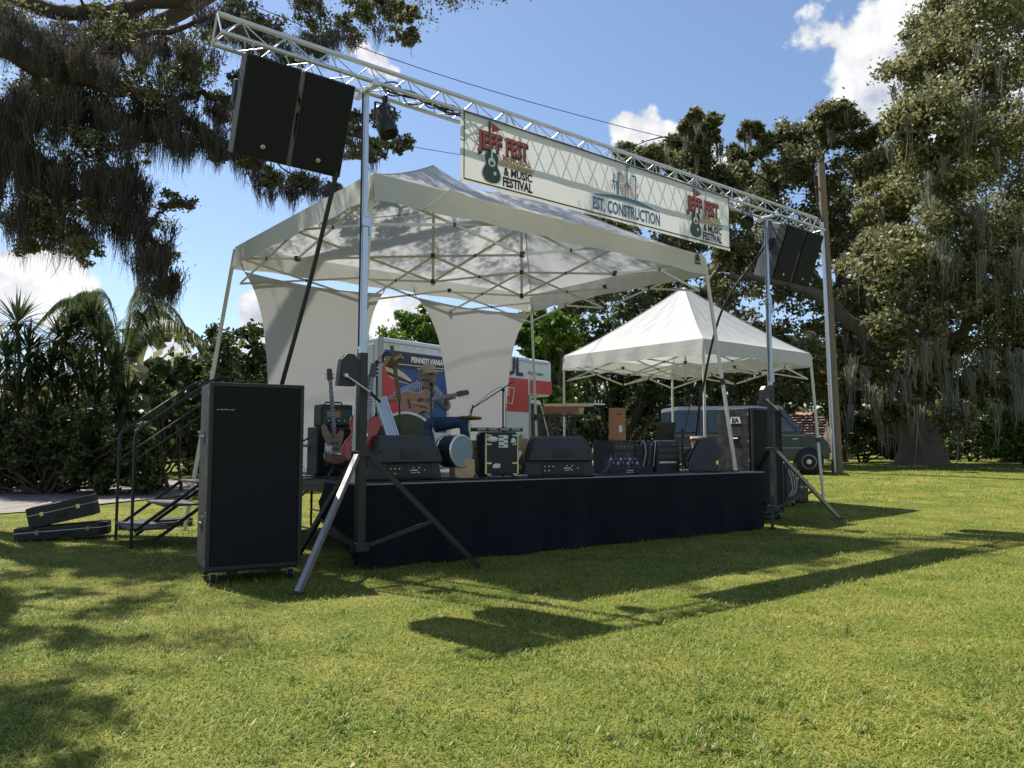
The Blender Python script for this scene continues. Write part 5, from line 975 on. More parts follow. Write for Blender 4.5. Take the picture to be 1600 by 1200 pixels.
    if kind == 'hollow':
        for s in (-1, 1):
            P = spline([(L*.22, -T-.0045, s*W_*.24), (L*.28, -T-.0045, s*W_*.30), (L*.40, -T-.0045, s*W_*.25), (L*.52, -T-.0045, s*W_*.20), (L*.56, -T-.0045, s*W_*.25)], 5); MB(M).tube(P, [.006+.006*math.sin(math.pi*i/(len(P)-1)) for i in range(len(P))], 6).build('f_hole', M_INK, bd)
        for x_ in (.38, .62): MB(M).box((L*x_, -T-.008, 0), (.035, .012, .08), .003).build('pickup', M_CHROME, bd)
        MB(M).prism([(L*.05, -.03), (L*.22, -.045), (L*.22, .045), (L*.05, .03)], T+.004, T+.012, L=A).build('tailpiece', M_CHROME, bd)
    if kind == 'solid':
        for x_ in (.42, .60): MB(M).box((L*x_, -T-.006, 0), (.035, .012, .09), .003).build('pickup', M_PLAST, bd)
        MB(M).lathe([(0, 0), (.055, 0), (.055, .002), (0, .002)], 22, TR(L*.40, -T-.006, W_*.22) @ RX(90)).build('round_sticker', M_WPR, bd)
    return o
def gframe(tail, head, face):                   # x from tail to head, -y towards `face`
    x = V3(np.asarray(head, float)-tail).normalized(); y = -V3(face); y = (y - x*y.dot(x)).normalized(); z = x.cross(y)
    return Matrix(((x.x, y.x, z.x, tail[0]), (x.y, y.y, z.y, tail[1]), (x.z, y.z, z.z, tail[2]), (0, 0, 0, 1)))
AUD = -E2
def gstand(p, h, label, face, lean=.1):
    o = thing('guitar_stand', label, 'guitar stand', p, 'guitar stands on the stage'); f = np.asarray(face); s_ = np.array([-f[1], f[0], 0])
    top = np.asarray(p) - f*lean + [0, 0, h]; MB().tube([np.asarray(p)-f*.02+[0, 0, .12], top], .011, 8).build('upright', M_BPAINT, o)
    for v in (f*.26+s_*.20, f*.26-s_*.20, -f*.30): MB().tube([np.asarray(p)+[0, 0, .16], np.asarray(p)+v*.9+[0, 0, .012]], .011, 8).build('leg', M_BPAINT, o)
    for s in (-1, 1): MB().tube([np.asarray(p)+[0, 0, .16], np.asarray(p)+s_*s*.10+[0, 0, .19]+f*.02, np.asarray(p)+s_*s*.11+f*.13+[0, 0, .19], np.asarray(p)+s_*s*.11+f*.13+[0, 0, .23]], .010, 8).build('body_arm', M_RUBBER, o)
    MB().tube([top+s_*.05+f*.05, top+s_*.05, top-s_*.05, top-s_*.05+f*.05], .009, 8).build('neck_yoke', M_RUBBER, o)
M_REDG = mat('red_lacquer', (.46, .022, .010), .3, var=.08, coat=.4); M_NAT = mat('natural_body_wood', (.30, .19, .10), .4, var=.25, scale=14, coat=.3)
tl = ST(561, 9.78, SZ+.21); polyline_guitar(gframe(tl, PX(584, 548, 9.98), AUD*.95+np.array([-.1, 0, .0])), 'hollow_body_guitar', 'glossy red hollow body guitar upright behind the left mast', 'hollow', M_REDG, M_REDG, M_DARKWOOD, .60, .50, .07, .50)
gstand(ST(561, 9.86), .75, 'black stand under the red guitar', AUD)
tl = ST(524, 10.25, SZ+.2); polyline_guitar(gframe(tl, PX(513, 583, 10.45), AUD), 'bass_guitar', 'natural wood bass guitar with a round white sticker left of the red guitar', 'solid', M_NAT, M_NAT, M_DARKWOOD, .46, .36, .045, .66, .17, 'guitar')
gstand(ST(522, 10.33), .75, 'black stand under the natural wood bass', AUD)
# amplifier stack
q = ST(512, 11.25); M = SMf(q - E1*.1); amp = thing('bass_cabinet', 'black speaker cabinet standing behind the natural wood bass', 'amplifier', q)
MB(M).box((.22, .2, .36), (.56, .38, .70), .012).build('cabinet', M_BLACK, amp); MB(M).box((.22, .006, .36), (.50, .02, .64), .004).build('grille', M_GRILLE, amp); MB(M).box((.10, -.006, .42), (.09, .004, .12)).build('sticker', M_WPR, amp)
am2 = thing('guitar_amplifier', 'green and brown amplifier sitting on the black speaker cabinet', 'amplifier', M @ Vector((.25, .2, .715))); M_AMPG = mat('amp_green', (.05, .10, .07), .6, var=.4, scale=9)
MB(M).box((.26, .2, .88), (.50, .30, .33), .03).build('case', M_BLACK, am2); MB(M).box((.26, .044, .86), (.42, .014, .22), .004).build('front_panel', M_AMPG, am2); MB(M).box((.20, .034, .90), (.2, .008, .09)).build('badge', M_TAN, am2)
for i in range(4): MB(M).lathe([(0, 0), (.015, 0), (.012, .02), (0, .02)], 10, TR(.12+i*.08, .034, .80) @ RX(90)).build('knob', M_CHROME, am2)
MB(M).tube([(.12, .2, 1.045), (.14, .2, 1.08), (.38, .2, 1.08), (.40, .2, 1.045)], .012, 8).build('handle', M_RUBBER, am2)
# microphone stands
def micstand(base, polez, boom0, boom1, label, mic=True, cable=True, col=None, round_=False):
    o = thing('microphone_stand', label, 'microphone stand', base, None); b = np.asarray(base, float)
    if round_: MB().lathe([(0, 0), (.14, 0), (.14, .012), (.03, .025), (0, .025)], 22, Matrix.Translation(V3(b))).build('round_base', M_BPAINT, o)
    else:
        for k in range(3): a = 2.1*k+.5; MB().tube([b+[0, 0, .10], b+[.28*math.cos(a), .28*math.sin(a), .012]], .011, 7).build('leg', M_BPAINT, o)
    top = np.array([b[0], b[1], polez]); MB().tube([b+[0, 0, .02], top], .012, 8).build('pole', col or M_BPAINT, o)
    MB().tube([lerp(b, top, .5), lerp(b, top, .5)+[0, 0, .09]], .02, 8).build('clutch', M_RUBBER, o)
    MB().ell(top, (.028, .028, .028), 10).build('joint', M_RUBBER, o); MB().tube([boom0, boom1], .0085, 8).build('boom', M_BPAINT, o)
    if mic:
        d = np.asarray(boom1)-boom0; d = d/np.linalg.norm(d); m0 = np.asarray(boom1); dd = np.array([d[0]*.3, d[1]*.3, -.85]) if mic is True else np.asarray(mic); dd = dd/np.linalg.norm(dd)
        k = MB().tube([m0-dd*.05, m0+dd*.13], [.012, .019], 10).build('microphone', M_PLAST, o); MB().ell(m0+dd*.155, (.027, .027, .03), 12).build('mesh_head', M_BRACE, k)
    if cable: MB().tube(spline([np.asarray(boom1), lerp(boom1, boom0, .5)+[0, 0, .06], top+[.02, -.02, -.02], lerp(top, b, .5)+[.035, -.02, 0], b+[.05, -.1, .02]], 7), .004, 5).build('microphone_cable', M_CABLE, o)
    return o
Yb = 10.45; micstand(ST(587, Yb), PX(587, 566, Yb)[2], PX(583, 569, Yb), PX(612, 562, Yb-.1), 'blue black microphone stand right of the left mast', mic=(.9, -.3, .1), col=mat('navy_pole', (.02, .035, .08), .4))
micstand(ST(673, 10.35), PX(673, 600, 10.35)[2], PX(676, 603, 10.38), PX(668, 594, 10.5), 'straight microphone stand before the musician\'s face', mic=(-.5, .75, .15), round_=True)
micstand(ST(786, 11.2), PX(786, 609, 11.2)[2], PX(803, 596, 11.25), PX(738, 638, 11.0), 'boom microphone stand slanting left across the waisted screen', mic=(-.25, -.1, -.9))
micstand(ST(500, 11.3), PX(500, 667, 11.3)[2], PX(522, 660, 11.3), PX(472, 691, 11.1), 'low boom microphone stand beside the bass cabinet', mic=True)
micstand(ST(1066, 13.6), PX(1070, 672, 13.6)[2], PX(1066, 690, 13.6), PX(1078, 632, 13.5), 'thin microphone stand between laptop and right floor monitor', mic=(.2, 0, 1), cable=False)
# drums
def drum(M, label, R, D, head_m, shell_m, hoop_m, n, name='drum', lugs=8):
    o = thing(name, label, 'drum', M @ Vector((0, 0, 0)))
    L0 = RX(90)
    sh = MB(M).lathe([(R*.985, 0), (R*.985, -D)], 36, L0).build('shell', shell_m, o)
    MB(M).lathe([(0, .004), (R*.96, .002)], 36, L0).build('drum_head', head_m, o); MB(M).lathe([(0, -D-.004), (R*.96, -D-.002)], 36, L0).build('rear_head', M_WPR, o)
    for z in (.0, -D): MB(M).lathe([(R*.955, .012+z), (R*1.03, .012+z), (R*1.03, -.028+z), (R*.955, -.028+z), (R*.955, .012+z)], 36, L0).build('hoop', hoop_m, o)
    for k in range(lugs):
        a = 2*math.pi*(k+.5)/lugs; MB(M).sq((R*1.025*math.cos(a), .01, R*1.025*math.sin(a)), (R*1.025*math.cos(a), D-.01, R*1.025*math.sin(a)), .008).build('tension_rod', M_CHROME, o)
    return o
q = ST(633, 10.62, SZ+.455); M = frame(q, np.array([.93, .36, 0])); bd_ = drum(M, 'big bass drum with an olive head and pale hoop before the musician', .44, .36, mat('olive_head', (.075, .085, .035), .6, var=.12), M_BLACK, M_WPR, 0, 'bass_drum')
for s in (-1, 1): MB(M).tube([(s*.30, .1, -.32), (s*.42, -.02, -.452)], .011, 7).build('spur', M_CHROME, bd_)
q = ST(721, 10.35, SZ+.37); M = frame(q, np.array([.66, .75, -.0])); dr = drum(M, 'small chrome hooped drum tipped on a wooden block', .215, .26, mat('blue_grey_head', (.26, .33, .38), .25, var=.15, scale=4), M_BLACK, M_CHROME, 0, 'small_drum', 8)
wb = thing('wooden_block', 'tan grained wooden block under the small drum', 'block', ST(727, 10.45)); Mw = SMf(ST(727, 10.42)); MB(Mw).prism([(-.16, 0), (.13, 0), (.15, .12), (.14, .26), (-.15, .26), (-.17, .1)], -.16, .0, L=TR(0, -.02, 0) @ RX(90), bev=.012).build('block_body', M_MAPLE, wb)
MB(Mw).box((0, -.03, .01), (.34, .24, .018), .004).build('base_board', M_WOOD, wb)
hh = thing('cymbal_stand', 'brass cymbal pair on a chrome stand above the small drum', 'cymbal', ST(734, 10.8)); b = ST(734, 10.8); zc_ = PX(733, 652, 10.8)[2]
for k in range(3): a = 2.1*k+1; MB().tube([b+[0, 0, .25], b+[.24*math.cos(a), .24*math.sin(a), .012]], .010, 7).build('leg', M_CHROME, hh)
MB().tube([b+[0, 0, .02], (b[0], b[1], zc_+.12)], .009, 8).build('rod', M_CHROME, hh); M_BRASS = mat('brass_cymbal', (.55, .32, .12), .3, .9, var=.25, scale=12)
MB().lathe([(.0, .03), (.03, .028), (.045, .012), (.17, -.004), (.17, -.007), (.04, .006), (0, .02)], 28, TR(b[0], b[1], zc_) @ RX(-5)).build('cymbal', M_BRASS, hh); MB().lathe([(.0, -.03), (.03, -.028), (.045, -.018), (.17, -.008), (.17, -.012), (.04, -.026)], 28, TR(b[0], b[1], zc_-.012) @ RX(-5)).build('cymbal', M_BRASS, hh)
MB().tube([(b[0], b[1], zc_-.10), (b[0], b[1], zc_-.2)], .03, 10).build('clutch', M_CHROME, hh)
# black trunk used as a drum
q = ST(784, 10.75); M = SMf(q, np.array([.93, .37, 0])); tr_ = thing('road_trunk', 'black trunk with silver corners and stickers in the middle of the stage', 'trunk', q)
MB(M).prism([(-.24, 0), (.24, 0), (.24, .56), (.21, .60), (-.21, .60), (-.24, .56)], -.4, .0, L=TR(0, .0, .03) @ RX(90), bev=.015).build('trunk_body', mat('trunk_black', (.012, .015, .025), .35, var=.3, scale=7), tr_)
for x in (-.235, .235): MB(M).box((x, -.006, .33), (.022, .014, .56), .003).build('edge_strip', M_CHROME, tr_)
for x in (-.19, .19):
    for z in (.20, .46, .58): MB(M).box((x, -.010, z), (.075, .016, .028), .004).build('latch', M_CHROME, tr_)
    MB(M).box((x, -.01, .035), (.06, .03, .05), .008).build('corner_cap', M_CHROME, tr_)
MB(M).lathe([(0, 0), (.085, 0), (.085, .003), (0, .003)], 24, TR(-.14, -.006, .53) @ RX(90) @ Matrix.Diagonal((1, .45, 1, 1))).build('oval_sticker', M_WPR, tr_)
sk_ = MB(M).box((.02, -.008, .50), (.135, .004, .17)).build('square_sticker', M_WPR, tr_)
for k in range(5): MB(M).box((.02+(.04 if k % 2 else -.03), -.012, .44+k*.03), (.06, .003, .016)).build('sticker_print', M_RED if k % 2 else M_INK, sk_)
MB(M).prism([(-.05, -.03), (.05, -.03), (.06, .02), (.02, .035), (-.03, .03), (-.06, 0)], 0, .003, L=TR(-.08, -.006, .165) @ RX(90)).build('torn_sticker', M_WPR, tr_); MB(M).prism([(-.04, -.03), (.04, -.02), (.03, .03), (-.02, .04)], 0, .003, L=TR(.17, -.006, .51) @ RX(90)).build('torn_sticker', M_WPR, tr_)
rk2 = thing('effects_tray', 'low dark metal tray lying on top of the black trunk', 'tray', M @ Vector((0, .2, .63))); MB(M).box((-.02, .2, .665), (.72, .30, .05), .006).build('tray_body', M_BPAINT, rk2)
for i in range(4): MB(M).box((-.28+i*.17, .044, .668), (.13, .012, .034), .002).build('tray_slot', M_BRACE, rk2)
q = ST(751, 11.15); M = SMf(q); bx_ = thing('plywood_box', 'tan plywood box peeking out left of the trunk', 'box', q); MB(M).box((0, .12, .26), (.26, .24, .52), .006).build('box_shell', M_MAPLE, bx_); MB(M).box((0, -.003, .40), (.20, .008, .03)).build('box_slot', M_INK, bx_)
q = ST(815, 11.0); M = SMf(q, np.array([.9, .43, 0])); ch_ = thing('wooden_music_stand', 'pale wooden easel stand just right of the trunk', 'stand', q)
for x, w_ in ((-.09, M_WOOD), (.09, M_MAPLE)): MB(M).sq((x, 0, 0), (x*.6, .10, .60), .07, .02).build('stand_leg', w_, ch_)
MB(M).sq((0, .30, 0), (0, .09, .58), .05, .02).build('rear_leg', M_MAPLE, ch_); MB(M).box((0, .06, .46), (.24, .03, .18), .006).build('stand_board', M_MAPLE, ch_); MB(M).box((0, .02, .14), (.2, .02, .05)).build('cross_rail', M_MAPLE, ch_)
# metal board and stick instrument beside the bass drum
wb_ = thing('metal_washboard', 'tilted sheet of grey metal standing in front of the bass drum', 'washboard', ST(612, 10.12)); a, c = PX(594, 622, 10.12), PX(617, 691, 10.12); Mx = gframe(c, a, AUD)
MB(Mx).box((.31, 0, 0), (.62, .018, .18), .004).build('metal_sheet', mat('grey_sheet_metal', (.40, .43, .46), .35, .7, var=.15, scale=5), wb_); MB().tube([lerp(c, a, .1)+[0, .03, 0], ST(617, 10.2)], .012, 8).build('support_rod', M_BPAINT, wb_); MB().lathe([(0, 0), (.11, 0), (.11, .014), (0, .02)], 18, Matrix.Translation(V3(ST(617, 10.2)))).build('support_base', M_BPAINT, wb_)
for z in (-.075, .075): MB(Mx).box((.31, -.014, z), (.60, .008, .012)).build('folded_edge', M_ALU, wb_)
sk = thing('stick_fiddle', 'rough wooden stick with a yellow crosspiece rising above the bass drum', 'instrument', ST(624, 10.25)); a, c = PX(612, 540, 10.25), PX(624, 624, 10.25)
MB().sq(a, c, .045, .03, up=AUD).build('stick', mat('rough_wood', (.16, .10, .05), .8, var=.4, scale=20), sk); MB().tube([c, ST(626, 10.27)], .012, 7).build('support_rod', M_BPAINT, sk); MB().lathe([(0, 0), (.10, 0), (.10, .014), (0, .02)], 18, Matrix.Translation(V3(ST(626, 10.27)))).build('support_base', M_BPAINT, sk)
MB().sq(PX(599, 569, 10.22), PX(628, 555, 10.22), .04, .06, up=AUD).build('crosspiece', mat('yellow_block', (.42, .30, .05), .6, var=.35, scale=18), sk); MB().sq(PX(609, 575, 10.21), PX(614, 560, 10.21), .09, .05, up=AUD).build('binding_block', M_DARKWOOD, sk)
# lap steel on its table
Y_ = 12.3; q = ST(885, Y_); ls = thing('lap_steel_table', 'dark table with crossed legs behind the middle floor monitor', 'stand', q); a, c = PX(843, 649, Y_), PX(920, 648, Y_); Mq = gframe(a, c, AUD); Lq = np.linalg.norm(c-a)
MB().sq(a+[0, 0, -.01], c+[0, 0, -.01], .34, .02).build('table_top', M_BPAINT, ls)
for (u0, u1) in ((.15, .32), (.34, .18), (.55, .72), (.74, .58)): MB().sq(lerp(a, c, u0)+[0, 0, -.02], [*(lerp(a, c, u1)[:2]), SZ+.005], .026).build('leg', M_BPAINT, ls)
sg = thing('lap_steel_guitar', 'red wooden lap steel with a cream neck lying on the table', 'guitar', a); 
MB().sq(PX(849, 641, Y_), PX(903, 641, Y_), .20, .115).build('body', mat('red_brown_wood', (.30, .075, .03), .3, var=.25, scale=12, coat=.5), sg); b0 = PX(850, 633.5, Y_); b1 = PX(927, 632.5, Y_)
MB().sq(b0, b1, .11, .05).build('neck', mat('cream_wood', (.66, .52, .30), .4, var=.12), sg); MB().sq(PX(903, 642, Y_), PX(911, 642, Y_), .16, .10).build('end_block', M_MAPLE, sg); hs_ = MB().sq(b1+[0, 0, .012], PX(945, 632, Y_), .08, .022).build('headstock', M_ALU, sg)
for k in range(3): p = PX(930+k*5, 630, Y_); MB().tube([p, p+[0, 0, .05]], .009, 7).build('tuning_peg', M_CHROME, hs_)
# right hand gear
def gbox(name, label, cat, px, Y, w_, d_, z0, h_, m, xd=E1, bev=.01):
    q = ST(px, Y, SZ+z0); M = SMf(q, xd); o = thing(name, label, cat, q); MB(M).box((0, d_/2, h_/2), (w_, d_, h_), bev).build('case', m, o); return o, M
o, M = gbox('equipment_rack', 'black rack below the upright orange wooden box', 'equipment rack', 974, 12.6, .52, .45, 0, .52, M_BLACK)
for z in (.14, .28, .42): MB(M).box((0, -.006, z), (.46, .02, .11), .003).build('rack_unit', M_PLAST, o)
for i in range(5): MB(M).lathe([(0, 0), (.011, 0), (.009, .016), (0, .016)], 10, TR(-.16+i*.08, -.016, .42) @ RX(90)).build('knob', M_ZINC, o)
o, M = gbox('wooden_speaker', 'upright orange brown wooden box standing on the black rack', 'speaker box', 968, 12.66, .235, .16, .522, .53, mat('orange_wood', (.42, .15, .055), .4, var=.15, scale=9, coat=.3), np.array([.95, .3, 0]))
MB(M).box((.02, -.004, .19), (.06, .008, .11), .002).build('label_plate', M_WPR, o); MB(M).box((.0, -.004, .43), (.08, .008, .014)).build('slot', M_INK, o); MB(M).tube([(-.04, .08, .53), (-.04, .08, .545), (.04, .08, .545), (.04, .08, .53)], .008, 6).build('handle', M_BPAINT, o)
o, M = gbox('equipment_rack', 'open black rack with tangled leads left of the laptop', 'equipment rack', 1007, 12.85, .40, .40, 0, .45, M_BLACK)
for i in range(6): MB(M).tube(spline([(-.15+i*.06, .0, .45), (-.16+i*.07, -.06, .52), (-.1+i*.05, -.08, .34), (-.12+i*.06, -.02, .10)], 5), .006, 6).build('lead', (M_CABLE, M_WPR, M_CABLE, M_BLUE)[i % 4], o)
o, M = gbox('mixer_case', 'black mixing desk case carrying the open laptop', 'mixing desk', 1044, 13.1, .55, .50, 0, .46, M_BLACK)
MB(M).box((0, .2, .49), (.50, .38, .05), .008, None).build('mixer_panel', M_PLAST, o); MB(M).box((-.02, -.008, .16), (.42, .016, .03), .003).build('silver_strip', M_ALU, o)
for z in (.26, .36): MB(M).box((0, -.008, z), (.5, .016, .07), .003).build('drawer_front', M_PLAST, o)
for i in range(7): MB(M).box((-.2+i*.065, .06, .52), (.018, .05, .012), .002).build('fader', M_WPR, o)
lp = thing('laptop', 'open black laptop on the mixing desk case', 'laptop', M @ Vector((0, .2, .516))); MB(M).box((0, .22, .528), (.44, .28, .022), .004).build('keyboard_base', M_PLAST, lp); MB(M).box((0, 0, .155), (.46, .014, .31), .005, TR(0, .09, .535) @ RX(12)).build('screen_lid', M_BPAINT, lp); MB(M).tube([(-.16, .095, .537), (.16, .095, .537)], .009, 8).build('hinge', M_ALU, lp)
q = ST(1090, 13.9, SZ); hd_ = thing('hand_drum', 'tan hand drum half hidden behind the right floor monitor', 'drum', q); MB().lathe([(.10, 0), (.085, .12), (.075, .28), (.10, .42), (.125, .56), (.125, .60)], 24, Matrix.Translation(V3(q))).build('shell', M_MAPLE, hd_); MB().lathe([(0, .603), (.127, .60), (.13, .56)], 24, Matrix.Translation(V3(q))).build('drum_head', mat('skin_head', (.60, .42, .28), .6), hd_); MB().lathe([(.128, .54), (.136, .54), (.136, .56), (.128, .56)], 24, Matrix.Translation(V3(q))).build('hoop', M_DARKWOOD, hd_)
q = ST(978, 11.95); M = SMf(q, np.array([.95, .3, 0])); sb = thing('stage_box', 'sloping black stage box full of plugs at the stage edge', 'stage box', q)
L = Matrix(((0, 0, 1, 0), (1, 0, 0, 0), (0, 1, 0, 0), (0, 0, 0, 1))); MB(M).prism([(0, 0), (0, .10), (.18, .24), (.26, .24), (.26, 0)], -.26, .26, L=L, bev=.006).build('box_shell', M_BPAINT, sb)
for i in range(6):
    for j in range(2):
        x = -.2+i*.08; y = .05+j*.08; z = .145+j*.06; k = MB(M).lathe([(0, 0), (.014, 0), (.012, .05), (0, .055)], 10, TR(x, y, z) @ RX(38)).build('plug', M_WPR if (i+j) % 2 else M_ZINC, sb)
        if j: MB(M).tube(spline([(x, y-.03, z+.05), (x*1.2, y-.1, z+.09), (x*1.5-.05, y-.2, .1), (x*1.9-.1, y-.15+.02*i, .012)], 5), .006, 6).build('plug_lead', M_CABLE if i % 3 else M_BLUE, sb)
for z in (.03, .06): MB(M).box((.06, -.004, z), (.12, .006, .012)).build('label_strip', M_WPR, sb)
o, M = gbox('power_box', 'small pale topped power box on the deck left of the middle floor monitor', 'power box', 815, 10.45, .22, .10, 0, .045, M_PLAST); MB(M).box((0, .05, .047), (.20, .085, .006)).build('lid', M_ALU, o); MB(M).tube(spline([(-.11, .05, .02), (-.3, .02, .012), (-.5, .12, .012)], 6), .006, 6).build('cord', M_CABLE, o)
rc = random.Random(12)
CB = [('black cable curling across the deck left of the sunlit floor monitor', (475, 10.0), (600, 10.0)), ('black cable snaking between the small drum and the trunk', (690, 9.95), (800, 10.35)), ('black cable along the stage edge under the trunk', (700, 9.8), (940, 11.3)), ('looped black cable in front of the stage box', (940, 11.5), (1030, 12.2)),
      ('black cable running to the right floor monitor', (1010, 12.1), (1150, 13.1)), ('black cable looping round the right canopy leg', (1090, 12.75), (1165, 13.2)), ('black cable bunched beside the middle floor monitor', (830, 10.6), (960, 11.6)), ('black cable trailing behind the sunlit floor monitor', (590, 9.75), (720, 10.2)), ('thin black cable lying under the bass drum', (560, 10.1), (690, 10.5)), ('black cable coiled near the natural wood bass', (480, 10.6), (545, 10.3))]
for lb, a, c in CB:
    p, q = ST(*a), ST(*c); P = []
    for k in range(9): t = k/8; w_ = lerp(p, q, t) + E1*rc.uniform(-.16, .16) + E2*rc.uniform(-.10, .16); P.append([w_[0], w_[1], SZ+.012+.012*rc.random()])
    hose('floor_cable', lb, P, .009)
q = ST(470, 11.5, SZ); pd = thing('practice_pad', 'round tan drum pad on a low stand at the left edge of the deck', 'drum', q); MB().tube([q, q+[0, 0, .42]], .012, 8).build('stand_rod', M_CHROME, pd); MB().lathe([(0, .46), (.19, .46), (.19, .42), (0, .42)], 28, Matrix.Translation(V3(q))).build('pad', M_MAPLE, pd)
for k in range(3): a = 2.1*k; MB().tube([q+[0, 0, .16], q+[.2*math.cos(a), .2*math.sin(a), .01]], .010, 7).build('leg', M_CHROME, pd)
# ------------------------------------------------------------------ the musician
O = ST(655, 11.25); fwd = np.array([.50, -.866, 0]); fwd /= np.linalg.norm(fwd); lft = np.array([-fwd[1], fwd[0], 0])
def W(f, l, z): return O + fwd*f + lft*l + np.array([0, 0, z])
person = thing('person', 'seated musician in a cap and striped shirt, long beard, playing guitar', 'person', O)
def fuse(name, parts, m, voxel, parent, sm=3):
    mb = MB()
    for p in parts:
        if p[0] == 't': mb.tube([W(*q) for q in p[1]], list(p[2]), 12)
        else: mb.ell(W(*p[1]), p[2], 14)
        if p[0] == 't':
            for q, r_ in zip(p[1], p[2]): mb.ell(W(*q), (r_, r_, r_), 10)
    o = mb.build(name, m, parent); bpy.context.view_layer.objects.active = o
    md = o.modifiers.new('r', 'REMESH'); md.mode = 'VOXEL'; md.voxel_size = voxel; md.use_smooth_shade = True
    s_ = o.modifiers.new('s', 'SMOOTH'); s_.iterations = sm; s_.factor = .5
    dg = bpy.context.evaluated_depsgraph_get(); me = bpy.data.meshes.new_from_object(o.evaluated_get(dg)); o.modifiers.clear(); o.data = me
    if not me.materials: me.materials.append(m)
    return o
M_SKIN = mat('skin', (.50, .28, .20), .55, var=.12, scale=20); M_JEAN = mat('blue_denim', (.035, .075, .15), .85, var=.25, scale=16, bump=.3, bscale=80); M_HAIR = mat('grey_brown_hair', (.27, .18, .13), .75, var=.4, scale=40, bump=.6, bscale=120); M_CAP = mat('khaki_cap', (.40, .34, .24), .85, var=.15, scale=12)
def stripes():
    m = bpy.data.materials.new('striped_shirt'); m.use_nodes = True; t = m.node_tree; p = t.nodes['Principled BSDF']; p.inputs['Roughness'].default_value = .85
    tcn = t.nodes.new('ShaderNodeTexCoord'); mp = t.nodes.new('ShaderNodeMapping'); mp.inputs['Rotation'].default_value = (0, 0, -math.atan2(lft[1], lft[0])); t.links.new(tcn.outputs['Object'], mp.inputs[0])
    wv_ = t.nodes.new('ShaderNodeTexWave'); wv_.inputs['Scale'].default_value = 13; wv_.inputs['Distortion'].default_value = .6; t.links.new(mp.outputs[0], wv_.inputs['Vector'])
    cr_ = t.nodes.new('ShaderNodeValToRGB'); cr_.color_ramp.elements[0].color = (.07, .13, .25, 1); cr_.color_ramp.elements[0].position = .42; cr_.color_ramp.elements[1].color = (.55, .58, .60, 1); cr_.color_ramp.elements[1].position = .58
    t.links.new(wv_.outputs[0], cr_.inputs[0]); t.links.new(cr_.outputs[0], p.inputs['Base Color']); return m
M_SHIRT = stripes()
RW, LW = (.40, -.20, 1.02), (.34, .27, 1.12)
hand = []
def fing(wr, base, mids, r_=.0095): hand.append(('t', [base] + mids, [r_]*(len(mids)) + [r_*.85]))
for i in range(4):                                           # left hand curls round the neck, right hand over the strings
    l0 = LW[1]+.035+.022*i; fing(LW, (LW[0]+.015, l0, LW[2]+.02), [(LW[0]+.055, l0+.004, LW[2]+.035), (LW[0]+.085, l0+.006, LW[2]+.012), (LW[0]+.075, l0+.006, LW[2]-.016)])
    l1 = RW[1]+.05+.018*i; fing(RW, (RW[0]+.04, l1, RW[2]-.005-.012*i), [(RW[0]+.07, l1+.035, RW[2]-.015-.012*i), (RW[0]+.075, l1+.055, RW[2]-.035-.012*i)])
hand.append(('t', [(LW[0], LW[1]+.03, LW[2]-.01), (LW[0]+.01, LW[1]+.075, LW[2]+.045), (LW[0]+.04, LW[1]+.09, LW[2]+.055)], [.012, .011, .009])); hand.append(('t', [(RW[0]+.02, RW[1]+.03, RW[2]+.02), (RW[0]+.06, RW[1]+.07, RW[2]+.03), (RW[0]+.075, RW[1]+.10, RW[2]+.015)], [.012, .011, .009]))
hand += [('t', [LW, (LW[0]+.005, LW[1]+.07, LW[2]+.01)], [.028, .036]), ('t', [RW, (RW[0]+.03, RW[1]+.065, RW[2]-.01)], [.028, .036])]
HD = (.25, .03, 1.475)
bodyp = [('t', [(0, 0, .74), (.03, 0, .92), (.08, 0, 1.12), (.13, 0, 1.25), (.17, .01, 1.33), (.215, .02, 1.40)], [.155, .15, .165, .14, .07, .062]), ('e', HD, (.088, .088, .115)), ('e', (.30, .03, 1.42), (.06, .06, .06)),
    ('t', [(.12, -.17, 1.24), (.20, -.54, 1.09), (.32, -.36, 1.05), RW], [.062, .047, .042, .028]), ('t', [(.12, .17, 1.24), (.15, .36, 1.0), (.25, .32, 1.06), LW], [.062, .047, .042, .028]),
    ('t', [(.02, .10, .74), (.45, .48, .78), (.52, .50, .42), (.56, .50, .10)], [.098, .066, .056, .042]), ('t', [(.02, -.10, .74), (.50, -.08, .74), (.50, -.10, .42), (.52, -.10, .10)], [.098, .066, .056, .042]), ('e', (.345, .03, 1.47), (.022, .02, .03)), ('e', (.25, .125, 1.46), (.018, .014, .03)), ('e', (.25, -.065, 1.46), (.018, .014, .03))] + hand
fuse('body', bodyp, M_SKIN, .011, person, 2)
fuse('shirt', [('t', [(0, 0, .72), (.03, 0, .90), (.085, 0, 1.12), (.13, 0, 1.25), (.165, .01, 1.32)], [.185, .178, .19, .165, .085]), ('t', [(.12, -.13, 1.25), (.15, -.32, 1.18), (.175, -.42, 1.14)], [.098, .085, .078]), ('t', [(.12, .13, 1.25), (.15, .345, 1.02), (.18, .345, 1.02)], [.098, .078, .07])], M_SHIRT, .016, person, 4)
fuse('jeans', [('t', [(.0, -.06, .74), (.0, .06, .74)], [.17, .17]), ('t', [(.02, .10, .73), (.45, .48, .78), (.52, .50, .42), (.56, .50, .13)], [.125, .09, .078, .072]), ('t', [(.02, -.10, .73), (.50, -.08, .74), (.50, -.10, .42), (.52, -.10, .13)], [.125, .09, .078, .072])], M_JEAN, .016, person, 4)
for l in (.50, -.10): fuse('boot', [('t', [(.50, l, .055), (.60, l, .05), (.72, l, .042)], [.052, .052, .042]), ('t', [(.54, l, .05), (.54, l, .15)], [.05, .055])], M_DARKWOOD, .012, person, 3)
rb = np.random.default_rng(3); mbh = MB(); 
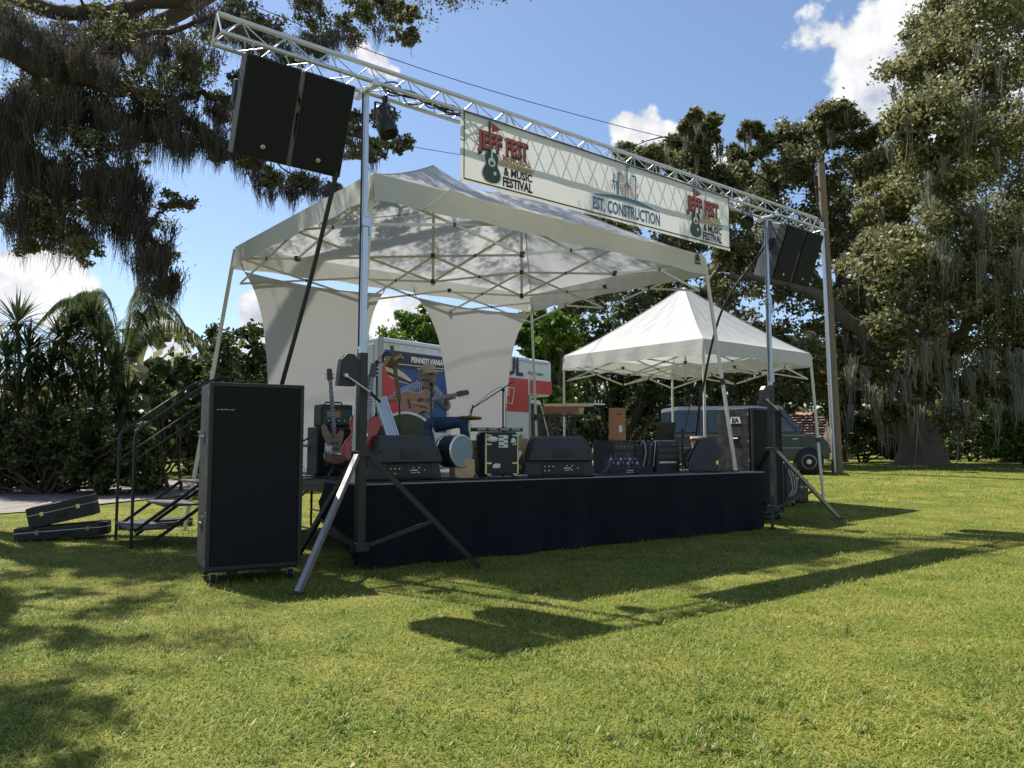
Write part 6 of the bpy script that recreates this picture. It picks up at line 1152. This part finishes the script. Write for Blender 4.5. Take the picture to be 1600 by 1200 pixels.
fuse('beard', [('t', [(.325, .03, 1.415), (.345, .02, 1.33), (.325, .01, 1.23), (.30, .0, 1.15)], [.062, .066, .055, .022]), ('t', [(.27, .11, 1.45), (.31, .08, 1.38)], [.03, .045]), ('t', [(.27, -.05, 1.45), (.31, -.02, 1.38)], [.03, .045]), ('t', [(.30, -.01, 1.39), (.30, -.05, 1.26), (.28, -.05, 1.16)], [.04, .035, .015])], M_HAIR, .012, person, 2)
fuse('hair', [('t', [(.18, .09, 1.50), (.17, .10, 1.40), (.15, .10, 1.27), (.17, .09, 1.18)], [.045, .045, .04, .02]), ('t', [(.18, -.05, 1.50), (.17, -.06, 1.40), (.15, -.08, 1.27), (.17, -.07, 1.17)], [.045, .045, .04, .02]), ('t', [(.155, .03, 1.50), (.13, .03, 1.38)], [.06, .05])], M_HAIR, .012, person, 2)
cap = fuse('cap', [('e', (.245, .03, 1.535), (.108, .108, .085)), ('t', [(.17, .03, 1.53), (.32, .03, 1.525)], [.085, .075])], M_CAP, .012, person, 3)
bm_ = MB(); bm_.grid(lambda u, v: W(.30+.15*v*math.sin(math.pi*(.1+.8*u))**.6, .03+(u-.5)*.19, 1.525-.055*v-.02*abs(u-.5)), 14, 6); b2_ = bm_.build('cap_brim', M_CAP, cap); b2_.modifiers.new('t', 'SOLIDIFY').thickness = .006
for s in (-.035, .095): MB().ell(W(.332, s+.0, 1.488), (.012, .016, .010), 10).build('eye', M_INK, person)
M_SUNB = mat('sunburst_top', (.42, .17, .045), .3, var=.35, scale=5, coat=.6)
tlh = W(.27, -.42, .985); hdh = W(.42, .66, 1.215); gtr = polyline_guitar(gframe(tlh+fwd*.0, hdh, fwd+np.array([0, 0, .18])), 'acoustic_guitar', 'sunburst acoustic guitar held by the seated musician', 'acoustic', M_DARKWOOD, M_SUNB, M_DARKWOOD, .46, .37, .09, .36)
MB().tube(spline([W(.27, -.40, 1.0), W(.05, -.2, 1.27), W(.02, .05, 1.36), W(.14, .17, 1.3), W(.30, .06, 1.13)], 8), .014, 6, flat=.4).build('strap', M_DARKWOOD, gtr)
sl_ = thing('drum_stool', 'round padded black stool under the seated musician', 'stool', O); MB().lathe([(0, .62), (.17, .62), (.19, .59), (.19, .545), (.17, .53), (0, .53)], 26, Matrix.Translation(V3(O))).build('seat', M_BLACK, sl_); MB().tube([O+[0, 0, .2], O+[0, 0, .54]], .02, 10).build('column', M_CHROME, sl_)
for k in range(3): a = 2.1*k+.4; MB().tube([O+[0, 0, .32], O+[.25*math.cos(a), .25*math.sin(a), .012]], .012, 8).build('leg', M_CHROME, sl_)
